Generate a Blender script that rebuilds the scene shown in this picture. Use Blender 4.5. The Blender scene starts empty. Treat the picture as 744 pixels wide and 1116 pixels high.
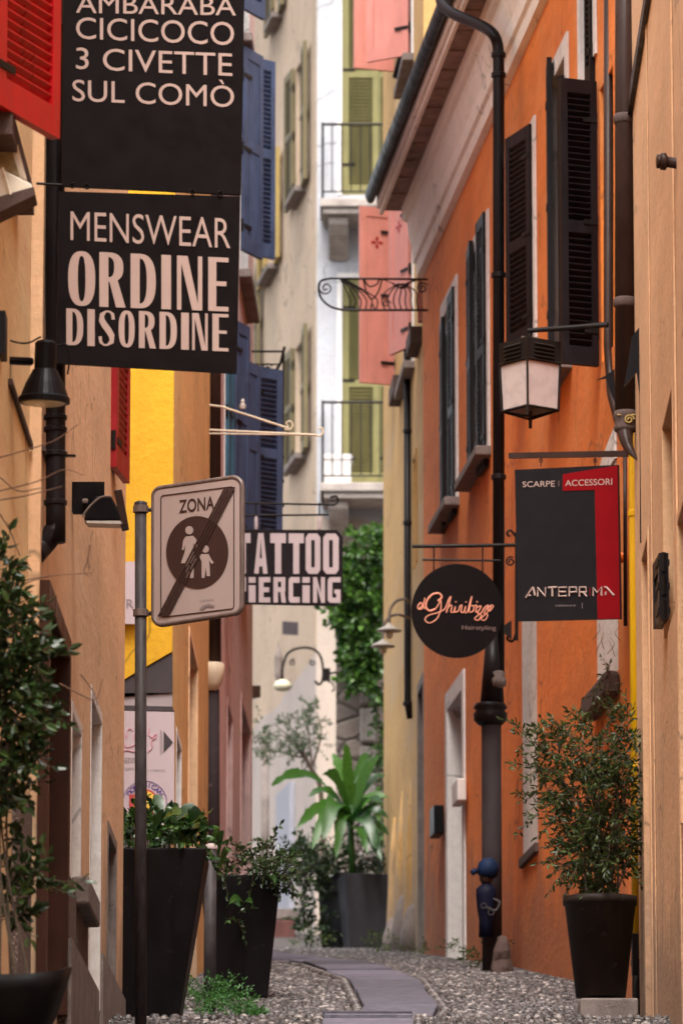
import bpy, math, random
from mathutils import Vector, Matrix
random.seed(7)
R = math.radians
sc = bpy.context.scene
COL = sc.collection

# ------------------------------------------------------------------ camera model
F = 6000.0; CX, CY = 372.0, 558.0; HOR = 1714.0
TILT = math.atan((HOR - CY) / F); cT, sT = math.cos(TILT), math.sin(TILT)

def ray(px, py):
    u = (px - CX) / F; v = (CY - py) / F
    return Vector((u, cT - v * sT, sT + v * cT))
def at(px, py, D):
    d = ray(px, py); return d * (D / d.y)
def zat(py, D, px=372): return at(px, py, D).z
def xat(px, D, py=800): return at(px, py, D).x

GY = [(28, 1119), (28.5, 1109), (32, 1108), (35.7, 1070), (39.4, 1053), (44.9, 1041), (47, 1037), (50, 1034), (54, 1029), (60, 1018), (70, 1003)]
GZ = [(-6, -2.5), (0, -1.6)] + [(D, zat(y, D)) for D, y in GY[:2]] + [(28.7, zat(1109, 28.5) - .05), (30.5, zat(1109, 28.5) + .02)] + [(D, zat(y, D)) for D, y in GY[2:]] + [(90, 10.4), (160, 16)]
def gz(y):
    for (a, za), (b, zb) in zip(GZ, GZ[1:]):
        if y <= b: return za + (zb - za) * (y - a) / (b - a)
    return GZ[-1][1]

# ------------------------------------------------------------------ materials
def new_mat(name):
    m = bpy.data.materials.new(name); m.use_nodes = True
    nt = m.node_tree; b = nt.nodes['Principled BSDF']; return m, nt, b
def srgb(r, g, b):
    f = lambda c: (c / 255 / 12.92) if c / 255 <= .04045 else ((c / 255 + .055) / 1.055) ** 2.4
    return (f(r), f(g), f(b), 1)
def coords(nt, scale=(1, 1, 1), obj=False):
    g = nt.nodes.new('ShaderNodeNewGeometry'); mp = nt.nodes.new('ShaderNodeMapping')
    mp.inputs['Scale'].default_value = scale
    nt.links.new(g.outputs['Position'], mp.inputs['Vector']); return mp.outputs['Vector']
def noise(nt, vec, scale, detail=4, rough=.55):
    n = nt.nodes.new('ShaderNodeTexNoise'); n.inputs['Scale'].default_value = scale
    n.inputs['Detail'].default_value = detail; n.inputs['Roughness'].default_value = rough
    nt.links.new(vec, n.inputs['Vector']); return n.outputs['Fac']
def ramp(nt, fac, stops):
    r = nt.nodes.new('ShaderNodeValToRGB'); e = r.color_ramp.elements
    e[0].position, e[0].color = stops[0]; e[1].position, e[1].color = stops[-1]
    for p, c in stops[1:-1]:
        k = e.new(p); k.color = c
    nt.links.new(fac, r.inputs['Fac']); return r.outputs['Color']
def mix(nt, fac, a, b, mode='MIX'):
    m = nt.nodes.new('ShaderNodeMix'); m.data_type = 'RGBA'; m.blend_type = mode
    for k, v in ((0, fac), (6, a), (7, b)):
        if hasattr(v, 'links'): nt.links.new(v, m.inputs[k])
        else: m.inputs[k].default_value = v
    return m.outputs[2]
def sc_col(c, k): return (c[0] * k, c[1] * k, c[2] * k, 1)
def bump(nt, b, h, strength=.3, dist=.01):
    bp = nt.nodes.new('ShaderNodeBump'); bp.inputs['Strength'].default_value = strength
    bp.inputs['Distance'].default_value = dist
    nt.links.new(h, bp.inputs['Height']); nt.links.new(bp.outputs['Normal'], b.inputs['Normal'])
G = lambda v: (v, v, v, 1)

def plaster(name, c, var=.22, stain=.35, patch=None, low=None, stainc=None, damp=None, fade=None):
    """painted render: blotches, rain streaks, worn patches"""
    m, nt, b = new_mat(name)
    v1 = coords(nt, (1, .16, 1)); v2 = coords(nt, (2.5, .42, .45)); v3 = coords(nt, (1, 1, 1))
    blot = noise(nt, v1, 1.3, 6, .6); strk = noise(nt, v2, 2.2, 5, .65); fine = noise(nt, coords(nt, (1, .3, 1)), 22, 6, .65)
    col = mix(nt, ramp(nt, blot, [(.3, G(0)), (.7, G(1))]), sc_col(c, 1 - var * .8), sc_col(c, 1 + var * .5))
    sm = ramp(nt, strk, [(.48, G(0)), (.76, G(stain))])
    col = mix(nt, sm, col, stainc or (c[0] * .5, c[1] * .5, c[2] * .52, 1))
    fm = ramp(nt, fine, [(.46, G(0)), (.78, G(.32))])
    col = mix(nt, fm, col, sc_col(c, .5))
    lt_ = ramp(nt, noise(nt, coords(nt, (2, .22, 1.1)), 2.6, 7, .7), [(.55, G(0)), (.74, G(.26))])
    col = mix(nt, lt_, col, (min(.9, c[0] * 1.12), min(.9, c[1] * 1.3 + .02), min(.9, c[2] * 1.5 + .03), 1))
    dn = nt.nodes.new('ShaderNodeTexNoise'); dn.inputs['Scale'].default_value = 2.5; nt.links.new(v3, dn.inputs['Vector'])
    va = nt.nodes.new('ShaderNodeVectorMath'); va.operation = 'MULTIPLY_ADD'; va.inputs[1].default_value = (.5, .5, .5); nt.links.new(dn.outputs['Color'], va.inputs[0]); nt.links.new(v3, va.inputs[2])
    ve = nt.nodes.new('ShaderNodeTexVoronoi'); ve.feature = 'DISTANCE_TO_EDGE'; ve.inputs['Scale'].default_value = 1.1; nt.links.new(va.outputs[0], ve.inputs['Vector'])
    ck = ramp(nt, ve.outputs['Distance'], [(.0, G(.75)), (.018, G(0))]); gate = ramp(nt, noise(nt, v3, .8, 3), [(.5, G(0)), (.56, G(1))])
    col = mix(nt, mix(nt, 1.0, ck, gate, 'MULTIPLY'), col, sc_col(c, .3))
    if patch:
        pm = ramp(nt, noise(nt, v1, .9, 7, .7), [(.56, G(0)), (.62, G(1))])
        col = mix(nt, pm, col, patch)
    if fade:  # sun bleached patches of their own shape
        col = mix(nt, ramp(nt, noise(nt, coords(nt, (1.3, .5, .6)), 1.1, 7, .7), [(.5, G(0)), (.68, G(.45))]), col, fade)
    if damp:  # rising damp and splash dirt with a ragged upper edge
        g = nt.nodes.new('ShaderNodeNewGeometry'); s2 = nt.nodes.new('ShaderNodeSeparateXYZ'); nt.links.new(g.outputs['Position'], s2.inputs[0])
        m1 = nt.nodes.new('ShaderNodeMath'); m1.operation = 'MULTIPLY_ADD'; nt.links.new(s2.outputs['Y'], m1.inputs[0]); m1.inputs[1].default_value = -.137; nt.links.new(s2.outputs['Z'], m1.inputs[2])
        m2 = nt.nodes.new('ShaderNodeMath'); m2.operation = 'MULTIPLY_ADD'; nt.links.new(noise(nt, coords(nt, (3, 1.2, .8)), 1.5, 7, .7), m2.inputs[0]); m2.inputs[1].default_value = 2.6; nt.links.new(m1.outputs[0], m2.inputs[2])
        col = mix(nt, ramp(nt, m2.outputs[0], [(.45, G(.62)), (1.0, G(0))]), col, damp)
    if low:   # other paint below a height
        zc, c2, soft = low
        g = nt.nodes.new('ShaderNodeNewGeometry'); s = nt.nodes.new('ShaderNodeSeparateXYZ')
        nt.links.new(g.outputs['Position'], s.inputs[0])
        a = nt.nodes.new('ShaderNodeMath'); a.operation = 'MULTIPLY_ADD'
        nt.links.new(noise(nt, v1, .8, 5), a.inputs[0]); a.inputs[1].default_value = soft; nt.links.new(s.outputs['Z'], a.inputs[2])
        lt = nt.nodes.new('ShaderNodeMath'); lt.operation = 'LESS_THAN'; lt.inputs[1].default_value = zc + soft * .5
        nt.links.new(a.outputs[0], lt.inputs[0])
        c2v = mix(nt, ramp(nt, strk, [(.4, G(0)), (.75, G(.6))]), c2, sc_col(c2, .72))
        col = mix(nt, lt.outputs[0], col, c2v)
    nt.links.new(col, b.inputs['Base Color']); b.inputs['Roughness'].default_value = .9
    ad = nt.nodes.new('ShaderNodeMath'); ad.operation = 'ADD'
    nt.links.new(fine, ad.inputs[0]); nt.links.new(noise(nt, v3, 5, 4), ad.inputs[1])
    bump(nt, b, ad.outputs[0], .45, .012)
    return m
def paint(name, c, rough=.55, var=.2, metal=0, scale=9, wear=None, streak=True, spec=.3):
    if max(c[:3]) < .06: spec = min(spec, .14)
    m, nt, b = new_mat(name)
    v = coords(nt, (1, 1, .35 if streak else 1)); f = noise(nt, v, scale, 6, .65); g2 = noise(nt, coords(nt), 60, 3)
    col = mix(nt, ramp(nt, f, [(.3, G(0)), (.7, G(1))]), sc_col(c, 1 - var), sc_col(c, 1 + var))
    if wear: col = mix(nt, ramp(nt, noise(nt, coords(nt), 14, 8, .75), [(.6, G(0)), (.68, G(.8))]), col, wear)
    nt.links.new(col, b.inputs['Base Color'])
    rr = ramp(nt, f, [(.3, G(max(0, rough - .12))), (.7, G(min(1, rough + .12)))]); nt.links.new(rr, b.inputs['Roughness'])
    b.inputs['Metallic'].default_value = metal; b.inputs['Specular IOR Level'].default_value = spec
    bump(nt, b, g2, .12, .003); return m
def stone(name, c1, c2, scale=3, bs=.5, spot=None):
    m, nt, b = new_mat(name); v = coords(nt)
    f = noise(nt, v, scale, 8, .7); col = mix(nt, ramp(nt, f, [(.3, G(0)), (.7, G(1))]), c1, c2)
    if spot:
        vo = nt.nodes.new('ShaderNodeTexVoronoi'); vo.inputs['Scale'].default_value = 70; nt.links.new(v, vo.inputs['Vector'])
        col = mix(nt, ramp(nt, vo.outputs['Distance'], [(.2, G(1)), (.5, G(0))]), col, spot)
    nt.links.new(col, b.inputs['Base Color']); b.inputs['Roughness'].default_value = .85
    bump(nt, b, noise(nt, v, scale * 6, 6, .7), bs, .015); return m
def leafmat(name, c1, c2, rough=.42, trans=.25):
    m, nt, b = new_mat(name)
    g = nt.nodes.new('ShaderNodeNewGeometry')
    col = ramp(nt, g.outputs['Random Per Island'], [(0, c1), (.6, mixc(c1, c2, .5)), (1, c2)])
    nz = noise(nt, coords(nt, (1, 1, 1)), 45, 5, .7)
    col = mix(nt, 1.0, col, ramp(nt, nz, [(.3, (.55, .6, .5, 1)), (.7, (1.25, 1.2, 1.1, 1))]), 'MULTIPLY')
    nt.links.new(col, b.inputs['Base Color']); b.inputs['Roughness'].default_value = rough
    tr = nt.nodes.new('ShaderNodeBsdfTranslucent'); nt.links.new(col, tr.inputs['Color'])
    ms = nt.nodes.new('ShaderNodeMixShader'); ms.inputs[0].default_value = trans
    out = nt.nodes['Material Output']
    nt.links.new(b.outputs[0], ms.inputs[1]); nt.links.new(tr.outputs[0], ms.inputs[2]); nt.links.new(ms.outputs[0], out.inputs['Surface'])
    return m
def mixc(a, b, k): return tuple(a[i] * (1 - k) + b[i] * k for i in range(3)) + (1,)

M = {}
M['beige'] = plaster('beige render', (.86, .62, .33, 1), patch=(.78, .50, .27, 1))
M['tan'] = plaster('tan render', (.82, .52, .30, 1), stain=.35, damp=(.22, .15, .11, 1))
M['tanR'] = plaster('salmon tan render', (.68, .40, .22, 1), stain=.3, damp=(.22, .15, .11, 1))
M['yellow'] = plaster('yellow paint', (.64, .34, .010, 1), var=.14, stain=.2)
M['apricot'] = plaster('apricot render', (.76, .43, .14, 1), stain=.5)
M['pink'] = plaster('mauve pink render', (.70, .47, .44, 1), stain=.55, damp=(.25, .17, .16, 1))
M['cream'] = plaster('cream render', (.52, .39, .28, 1), var=.16, stain=.45, low=(10.0, (.46, .385, .345, 1), .9))
M['white'] = plaster('whitewash', (.44, .44, .465, 1), var=.1, stain=.4, low=(11.5, (.44, .36, .30, 1), .6))
M['orange'] = plaster('orange render', (.80, .215, .030, 1), var=.28, stain=.5, stainc=(.42, .10, .03, 1), damp=(.27, .10, .05, 1), fade=(.80, .36, .13, 1))
M['ochre'] = plaster('ochre render', (.58, .34, .12, 1), stain=.6, patch=(.50, .32, .15, 1), damp=(.20, .16, .13, 1))
M['cornice'] = plaster('cornice stucco', (.93, .84, .74, 1), var=.06, stain=.15)
M['trim'] = plaster('white trim paint', (.74, .69, .66, 1), var=.08, stain=.3)
M['black'] = paint('black enamel', (.006, .005, .006, 1), .42)
M['signblack'] = paint('sign board black', (.0055, .0035, .0038, 1), .5, .25, streak=False, spec=.08)
M['bronze'] = paint('brown pipe enamel', (.036, .019, .015, 1), .38, .3)
M['blackpipe'] = paint('dark pipe', (.013, .010, .011, 1), .4, .3)
M['mattpipe'] = paint('cast iron pipe', (.045, .036, .038, 1), .75, .3)
M['iron'] = paint('wrought iron', (.012, .009, .008, 1), .5, .3)
M['peel'] = paint('peeling pipe', (.03, .02, .022, 1), .7, .3, wear=(.22, .16, .16, 1))
M['steel'] = paint('galvanised steel', (.055, .047, .048, 1), .55, .4, .2, scale=30)
M['signgrey'] = paint('sign frame grey', (.16, .12, .11, 1), .45, .3, .3, scale=30)
M['signface'] = paint('sign face', (.40, .315, .295, 1), .5, .05)
M['lettering'] = paint('cream lettering', (.40, .285, .25, 1), .55, .05)
M['whitel'] = paint('white lettering', (.47, .39, .40, 1), .55, .05)
M['brownink'] = paint('brown ink', (.05, .026, .022, 1), .5, .05)
M['redpaint'] = paint('red shutter paint', (.44, .006, .010, 1), .35, .25)
M['darkredpaint'] = paint('dark red paint', (.28, .008, .012, 1), .4, .2)
M['signred'] = paint('sign red', (.19, .001, .004, 1), .55, .08, streak=False, spec=.1)
M['signgraphite'] = paint('sign graphite', (.009, .0075, .009, 1), .42, .2, streak=False, spec=.16)
M['blueshut'] = paint('blue shutter paint', (.050, .066, .125, 1), .6, .35, wear=(.11, .12, .16, 1))
M['bluelouvre'] = paint('blue louvre paint', (.085, .075, .14, 1), .55, .25)
M['tealshut'] = paint('teal blue board', (.03, .09, .14, 1), .55, .25)
M['greenshut'] = paint('olive shutter paint', (.185, .165, .062, 1), .6, .2)
M['olivebrown'] = paint('olive brown paint', (.15, .12, .06, 1), .6, .2)
M['ochreshut'] = paint('ochre wood paint', (.36, .25, .08, 1), .6, .2)
M['pinkshut'] = paint('salmon shutter paint', (.50, .19, .155, 1), .6, .14, wear=(.42, .22, .18, 1))
M['brownshut'] = paint('dark brown shutter', (.012, .008, .009, 1), .5, .3)
M['glass'] = paint('window glass', (.012, .013, .015, 1), .08, .1)
M['brownwood'] = paint('brown door frame', (.055, .022, .014, 1), .4, .3)
M['redwood'] = paint('reddish wood door', (.30, .075, .03, 1), .35, .3)
M['soffit'] = stone('timber and tile soffit', (.14, .09, .07, 1), (.40, .27, .22, 1), 5, .7)
M['rooftile'] = stone('dark roof tile', (.05, .03, .025, 1), (.12, .07, .05, 1), 6, .7)
M['greystone'] = stone('grey stone sill', (.12, .095, .085, 1), (.26, .21, .19, 1), 6, .5)
M['balconystone'] = stone('balcony stone', (.24, .20, .18, 1), (.45, .39, .35, 1), 6, .5)
M['granite'] = stone('speckled granite', (.055, .035, .03, 1), (.12, .08, .07, 1), 9, .4, (.30, .22, .19, 1))
M['ledge'] = stone('brown ledge', (.05, .03, .025, 1), (.10, .06, .05, 1), 6, .4)
M['planter'] = paint('black planter', (.006, .0045, .005, 1), .55, .4, wear=(.03, .025, .022, 1))
M['planterbrown'] = paint('dark brown planter', (.024, .016, .013, 1), .55, .45, wear=(.07, .055, .045, 1))
M['plantergrey'] = paint('grey planter', (.045, .043, .05, 1), .55, .2)
M['soil'] = stone('potting soil', (.02, .013, .01, 1), (.05, .035, .025, 1), 20, .8)
M['slab'] = stone('blue slate slab', (.055, .050, .070, 1), (.13, .12, .15, 1), 9, .7)
def _slabvar():
    m = M['slab']; nt = m.node_tree; b = nt.nodes['Principled BSDF']; lk = b.inputs['Base Color'].links[0].from_socket
    g = nt.nodes.new('ShaderNodeNewGeometry'); c = mix(nt, 1.0, lk, ramp(nt, g.outputs['Random Per Island'], [(0, G(.5)), (1, G(1.5))]), 'MULTIPLY'); nt.links.new(c, b.inputs['Base Color'])
_slabvar()
M['frost'] = paint('frosted lantern glass', (.46, .38, .36, 1), .3, .12, streak=False)
M['lampglass'] = paint('pale lamp glass', (.62, .58, .42, 1), .2, .1)
M['lampwhite'] = paint('white lamp enamel', (.5, .46, .42, 1), .4, .1)
M['lampcream'] = paint('cream lamp housing', (.74, .66, .54, 1), .45, .2, wear=(.12, .08, .05, 1))
M['reflector'] = stone('flood lamp reflector', (.20, .15, .07, 1), (.42, .34, .2, 1), 20, .3)
M['creamiron'] = paint('cream painted iron', (.62, .50, .36, 1), .5, .15)
M['yellowpipe'] = paint('yellow gas pipe', (.72, .40, .005, 1), .4, .12)
M['bark'] = stone('bark', (.05, .035, .022, 1), (.13, .09, .06, 1), 20, .6)
M['twig'] = stone('dry twig', (.10, .05, .03, 1), (.2, .1, .06, 1), 20, .4)
M['orangelamp'] = paint('orange plastic', (.9, .16, .01, 1), .3, .05)
M['bluepaint'] = paint('blue enamel', (.006, .016, .048, 1), .6, .5, wear=(.03, .02, .015, 1))
M['navy'] = paint('navy enamel', (.004, .005, .018, 1), .65, .5)
M['poster'] = paint('poster paper', (.45, .36, .38, 1), .6, .04)
M['greyawn'] = paint('charcoal panel', (.055, .045, .048, 1), .6, .15)
M['lightgrey'] = paint('pale grey band', (.30, .25, .26, 1), .6, .08)
M['purpleink'] = paint('purple ink', (.06, .025, .20, 1), .6, .02)
M['pinkink'] = paint('pink ink', (.55, .20, .26, 1), .6, .02)
M['yellowink'] = paint('yellow ink', (.75, .45, .06, 1), .6, .02)
M['redink'] = paint('red ink', (.40, .05, .05, 1), .6, .02)
M['greyink'] = paint('grey ink', (.22, .18, .18, 1), .6, .02)
M['peach'] = paint('peach lettering', (.82, .36, .24, 1), .5, .04)
M['dimink'] = paint('dim lettering', (.16, .10, .09, 1), .5, .04)
M['bigboard'] = paint('tattoo board', (.012, .009, .011, 1), .5, .1)
M['doorwhite'] = paint('bluish white door', (.30, .30, .35, 1), .6, .15)
M['step'] = stone('dark red step', (.07, .02, .018, 1), (.14, .05, .04, 1), 6, .4)
M['leafdark'] = leafmat('dark glossy leaves', (.008, .024, .008, 1), (.060, .115, .032, 1), .36, .15)
M['leafnand'] = leafmat('olive leaves', (.012, .028, .008, 1), (.10, .14, .030, 1), .45, .3)
M['leafbig'] = leafmat('broad green leaves', (.010, .040, .012, 1), (.07, .15, .028, 1), .32, .2)
M['leafivy'] = leafmat('ivy leaves', (.012, .05, .008, 1), (.10, .22, .025, 1), .4, .3)
M['leafsage'] = leafmat('sage leaves', (.04, .075, .035, 1), (.12, .17, .09, 1), .5, .25)
M['leaffern'] = leafmat('fern leaves', (.025, .11, .020, 1), (.08, .24, .05, 1), .45, .3)
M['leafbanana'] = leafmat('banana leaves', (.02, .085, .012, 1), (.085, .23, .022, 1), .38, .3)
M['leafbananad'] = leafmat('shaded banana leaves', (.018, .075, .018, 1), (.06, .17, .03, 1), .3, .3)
M['moss'] = leafmat('moss', (.03, .06, .01, 1), (.10, .14, .02, 1), .7, .1)

# stone wall (rubble) material
def rubble():
    m, nt, b = new_mat('rubble masonry'); v = coords(nt, (1, 1, 1.5))
    vo = nt.nodes.new('ShaderNodeTexVoronoi'); vo.inputs['Scale'].default_value = 3.3; nt.links.new(v, vo.inputs['Vector'])
    ve = nt.nodes.new('ShaderNodeTexVoronoi'); ve.feature = 'DISTANCE_TO_EDGE'; ve.inputs['Scale'].default_value = 3.3; nt.links.new(v, ve.inputs['Vector'])
    col = mix(nt, vo.outputs['Color'], (.14, .11, .10, 1), (.38, .31, .26, 1))
    col = mix(nt, ramp(nt, noise(nt, v, 20, 6, .7), [(.4, G(0)), (.75, G(.6))]), col, (.10, .08, .07, 1))
    e = ramp(nt, ve.outputs['Distance'], [(.0, G(1)), (.07, G(0))])
    col = mix(nt, e, col, (.09, .075, .065, 1)); nt.links.new(col, b.inputs['Base Color']); b.inputs['Roughness'].default_value = .9
    bump(nt, b, ramp(nt, ve.outputs['Distance'], [(0, G(0)), (.12, G(1))]), .8, .03); return m
M['rubble'] = rubble()
def pebble_mat():
    m, nt, b = new_mat('river pebbles'); g = nt.nodes.new('ShaderNodeNewGeometry')
    col = ramp(nt, g.outputs['Random Per Island'], [(0, (.02, .017, .017, 1)), (.5, (.062, .052, .052, 1)), (.85, (.13, .11, .11, 1)), (1, (.34, .30, .28, 1))])
    nt.links.new(col, b.inputs['Base Color']); b.inputs['Roughness'].default_value = .5; return m
M['pebble'] = pebble_mat()
M['ground'] = stone('earth mortar', (.03, .024, .022, 1), (.075, .06, .055, 1), 14, .6)

# ------------------------------------------------------------------ mesh builder
class MB:
    def __init__(s): s.v = []; s.f = []
    def add(s, vs, fs):
        o = len(s.v); s.v += [tuple(v) for v in vs]; s.f += [tuple(i + o for i in f) for f in fs]
    def quad(s, a, b, c, d): s.add([a, b, c, d], [(0, 1, 2, 3)])
    def obox(s, O, ex, ey, ez, x0, x1, y0, y1, z0, z1):
        O = Vector(O)
        P = [O + ex * x + ey * y + ez * z for z in (z0, z1) for x, y in ((x0, y0), (x1, y0), (x1, y1), (x0, y1))]
        s.add(P, [(3, 2, 1, 0), (4, 5, 6, 7), (0, 1, 5, 4), (1, 2, 6, 5), (2, 3, 7, 6), (3, 0, 4, 7)])
    def box(s, x0, x1, y0, y1, z0, z1): s.obox((0, 0, 0), Vector((1, 0, 0)), Vector((0, 1, 0)), Vector((0, 0, 1)), x0, x1, y0, y1, z0, z1)
    def tube(s, pts, r, n=8, cap=True):
        pts = [Vector(p) for p in pts]
        rs = r if isinstance(r, (list, tuple)) else [r] * len(pts)
        rings = []; up = None
        for i, p in enumerate(pts):
            t = (pts[min(i + 1, len(pts) - 1)] - pts[max(i - 1, 0)])
            if t.length < 1e-9: t = Vector((0, 0, 1))
            t.normalize()
            if up is None: up = Vector((0, 0, 1)) if abs(t.z) < .9 else Vector((1, 0, 0))
            a = t.cross(up)
            if a.length < 1e-5: a = t.cross(Vector((0, 1, .1)))
            a.normalize(); b2 = a.cross(t).normalized(); up = b2
            rings.append([p + (a * math.cos(2 * math.pi * k / n) + b2 * math.sin(2 * math.pi * k / n)) * rs[i] for k in range(n)])
        vs = [v for rg in rings for v in rg]; fs = []
        for i in range(len(pts) - 1):
            for k in range(n):
                fs.append((i * n + k, i * n + (k + 1) % n, (i + 1) * n + (k + 1) % n, (i + 1) * n + k))
        if cap: fs.append(tuple(range(n))[::-1]); fs.append(tuple((len(pts) - 1) * n + k for k in range(n)))
        s.add(vs, fs)
    def lathe(s, c, prof, n=20, axis=None, cap=True):
        c = Vector(c); ez = Vector(axis).normalized() if axis else Vector((0, 0, 1))
        ex = ez.cross(Vector((0, 1, 0)));
        if ex.length < .05: ex = Vector((1, 0, 0))
        ex.normalize(); ey = ez.cross(ex)
        vs = [c + ez * z + (ex * math.cos(2 * math.pi * k / n) + ey * math.sin(2 * math.pi * k / n)) * r for r, z in prof for k in range(n)]
        fs = [(i * n + k, i * n + (k + 1) % n, (i + 1) * n + (k + 1) % n, (i + 1) * n + k) for i in range(len(prof) - 1) for k in range(n)]
        if cap: fs.append(tuple(range(n))[::-1]); fs.append(tuple((len(prof) - 1) * n + k for k in range(n)))
        s.add(vs, fs)
    def prism(s, poly, ax):          # polygon (3D points) extruded by vector ax
        n = len(poly); ax = Vector(ax)
        vs = [Vector(p) for p in poly] + [Vector(p) + ax for p in poly]
        fs = [tuple(range(n))[::-1], tuple(range(n, 2 * n))] + [(k, (k + 1) % n, n + (k + 1) % n, n + k) for k in range(n)]
        s.add(vs, fs)
    def build(s, name, mat, parent=None, smooth=False, bevel=0, recalc=True):
        if name in SPLIT:
            cs = comps(s)
            if len(cs) > 1 and (name != 'clamp'): return [c.build(name, mat, parent, smooth, bevel, recalc) for c in cs][0]
        me = bpy.data.meshes.new(name)
        if s.v:
            lo = Vector([min(v[i] for v in s.v) for i in range(3)]); hi = Vector([max(v[i] for v in s.v) for i in range(3)])
            c = Vector(((lo.x + hi.x) / 2, (lo.y + hi.y) / 2, lo.z))
        else: c = Vector((0, 0, 0))
        me.from_pydata([(v[0] - c.x, v[1] - c.y, v[2] - c.z) for v in s.v], [], s.f)
        me.materials.append(M[mat] if isinstance(mat, str) else mat)
        if recalc and len(s.f) < 30000:
            import bmesh
            bm = bmesh.new(); bm.from_mesh(me); bmesh.ops.recalc_face_normals(bm, faces=bm.faces); bm.to_mesh(me); bm.free()
        if smooth:
            for p in me.polygons: p.use_smooth = True
        o = bpy.data.objects.new(name, me); COL.objects.link(o); o.location = c
        if parent is not None:
            o.parent = parent; w = WL(parent)
            o.matrix_parent_inverse = Matrix.Translation(-w)
        if bevel:
            b = o.modifiers.new('Bevel', 'BEVEL'); b.width = bevel; b.segments = 2; b.limit_method = 'ANGLE'; b.angle_limit = R(40)
        return o
def comps(mb):
    par = list(range(len(mb.v)))
    def f(a):
        while par[a] != a: par[a] = par[par[a]]; a = par[a]
        return a
    for fc in mb.f:
        for v in fc[1:]: par[f(v)] = f(fc[0])
    g = {}
    for fc in mb.f: g.setdefault(f(fc[0]), []).append(fc)
    out = []
    for fs in g.values():
        ids = sorted({v for fc in fs for v in fc}); mp = {v: i for i, v in enumerate(ids)}; m = MB(); m.v = [mb.v[v] for v in ids]; m.f = [tuple(mp[v] for v in fc) for fc in fs]; out.append(m)
    return out
SPLIT = {'collar', 'buttress', 'cement_foot', 'clip', 'clamp', 'hanger', 'pilaster_strip', 'plinth', 'balcony_rail', 'pictogram', 'stripe'}
WPOS = {}
def WL(o):
    # world location: every root sits unrotated; children use parent inverse, so world location == o.location
    return Vector(o.location)
UP = Vector((0, 0, 1))

def thing(name, loc, label, cat, group=None):
    o = bpy.data.objects.new(name, None); COL.objects.link(o); o.location = loc; o.empty_display_size = .2
    o['label'] = label; o['category'] = cat
    if group: o['group'] = group
    return o
def tag(o, label, cat, group=None):
    o['label'] = label; o['category'] = cat
    if group: o['group'] = group
    return o

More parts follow.
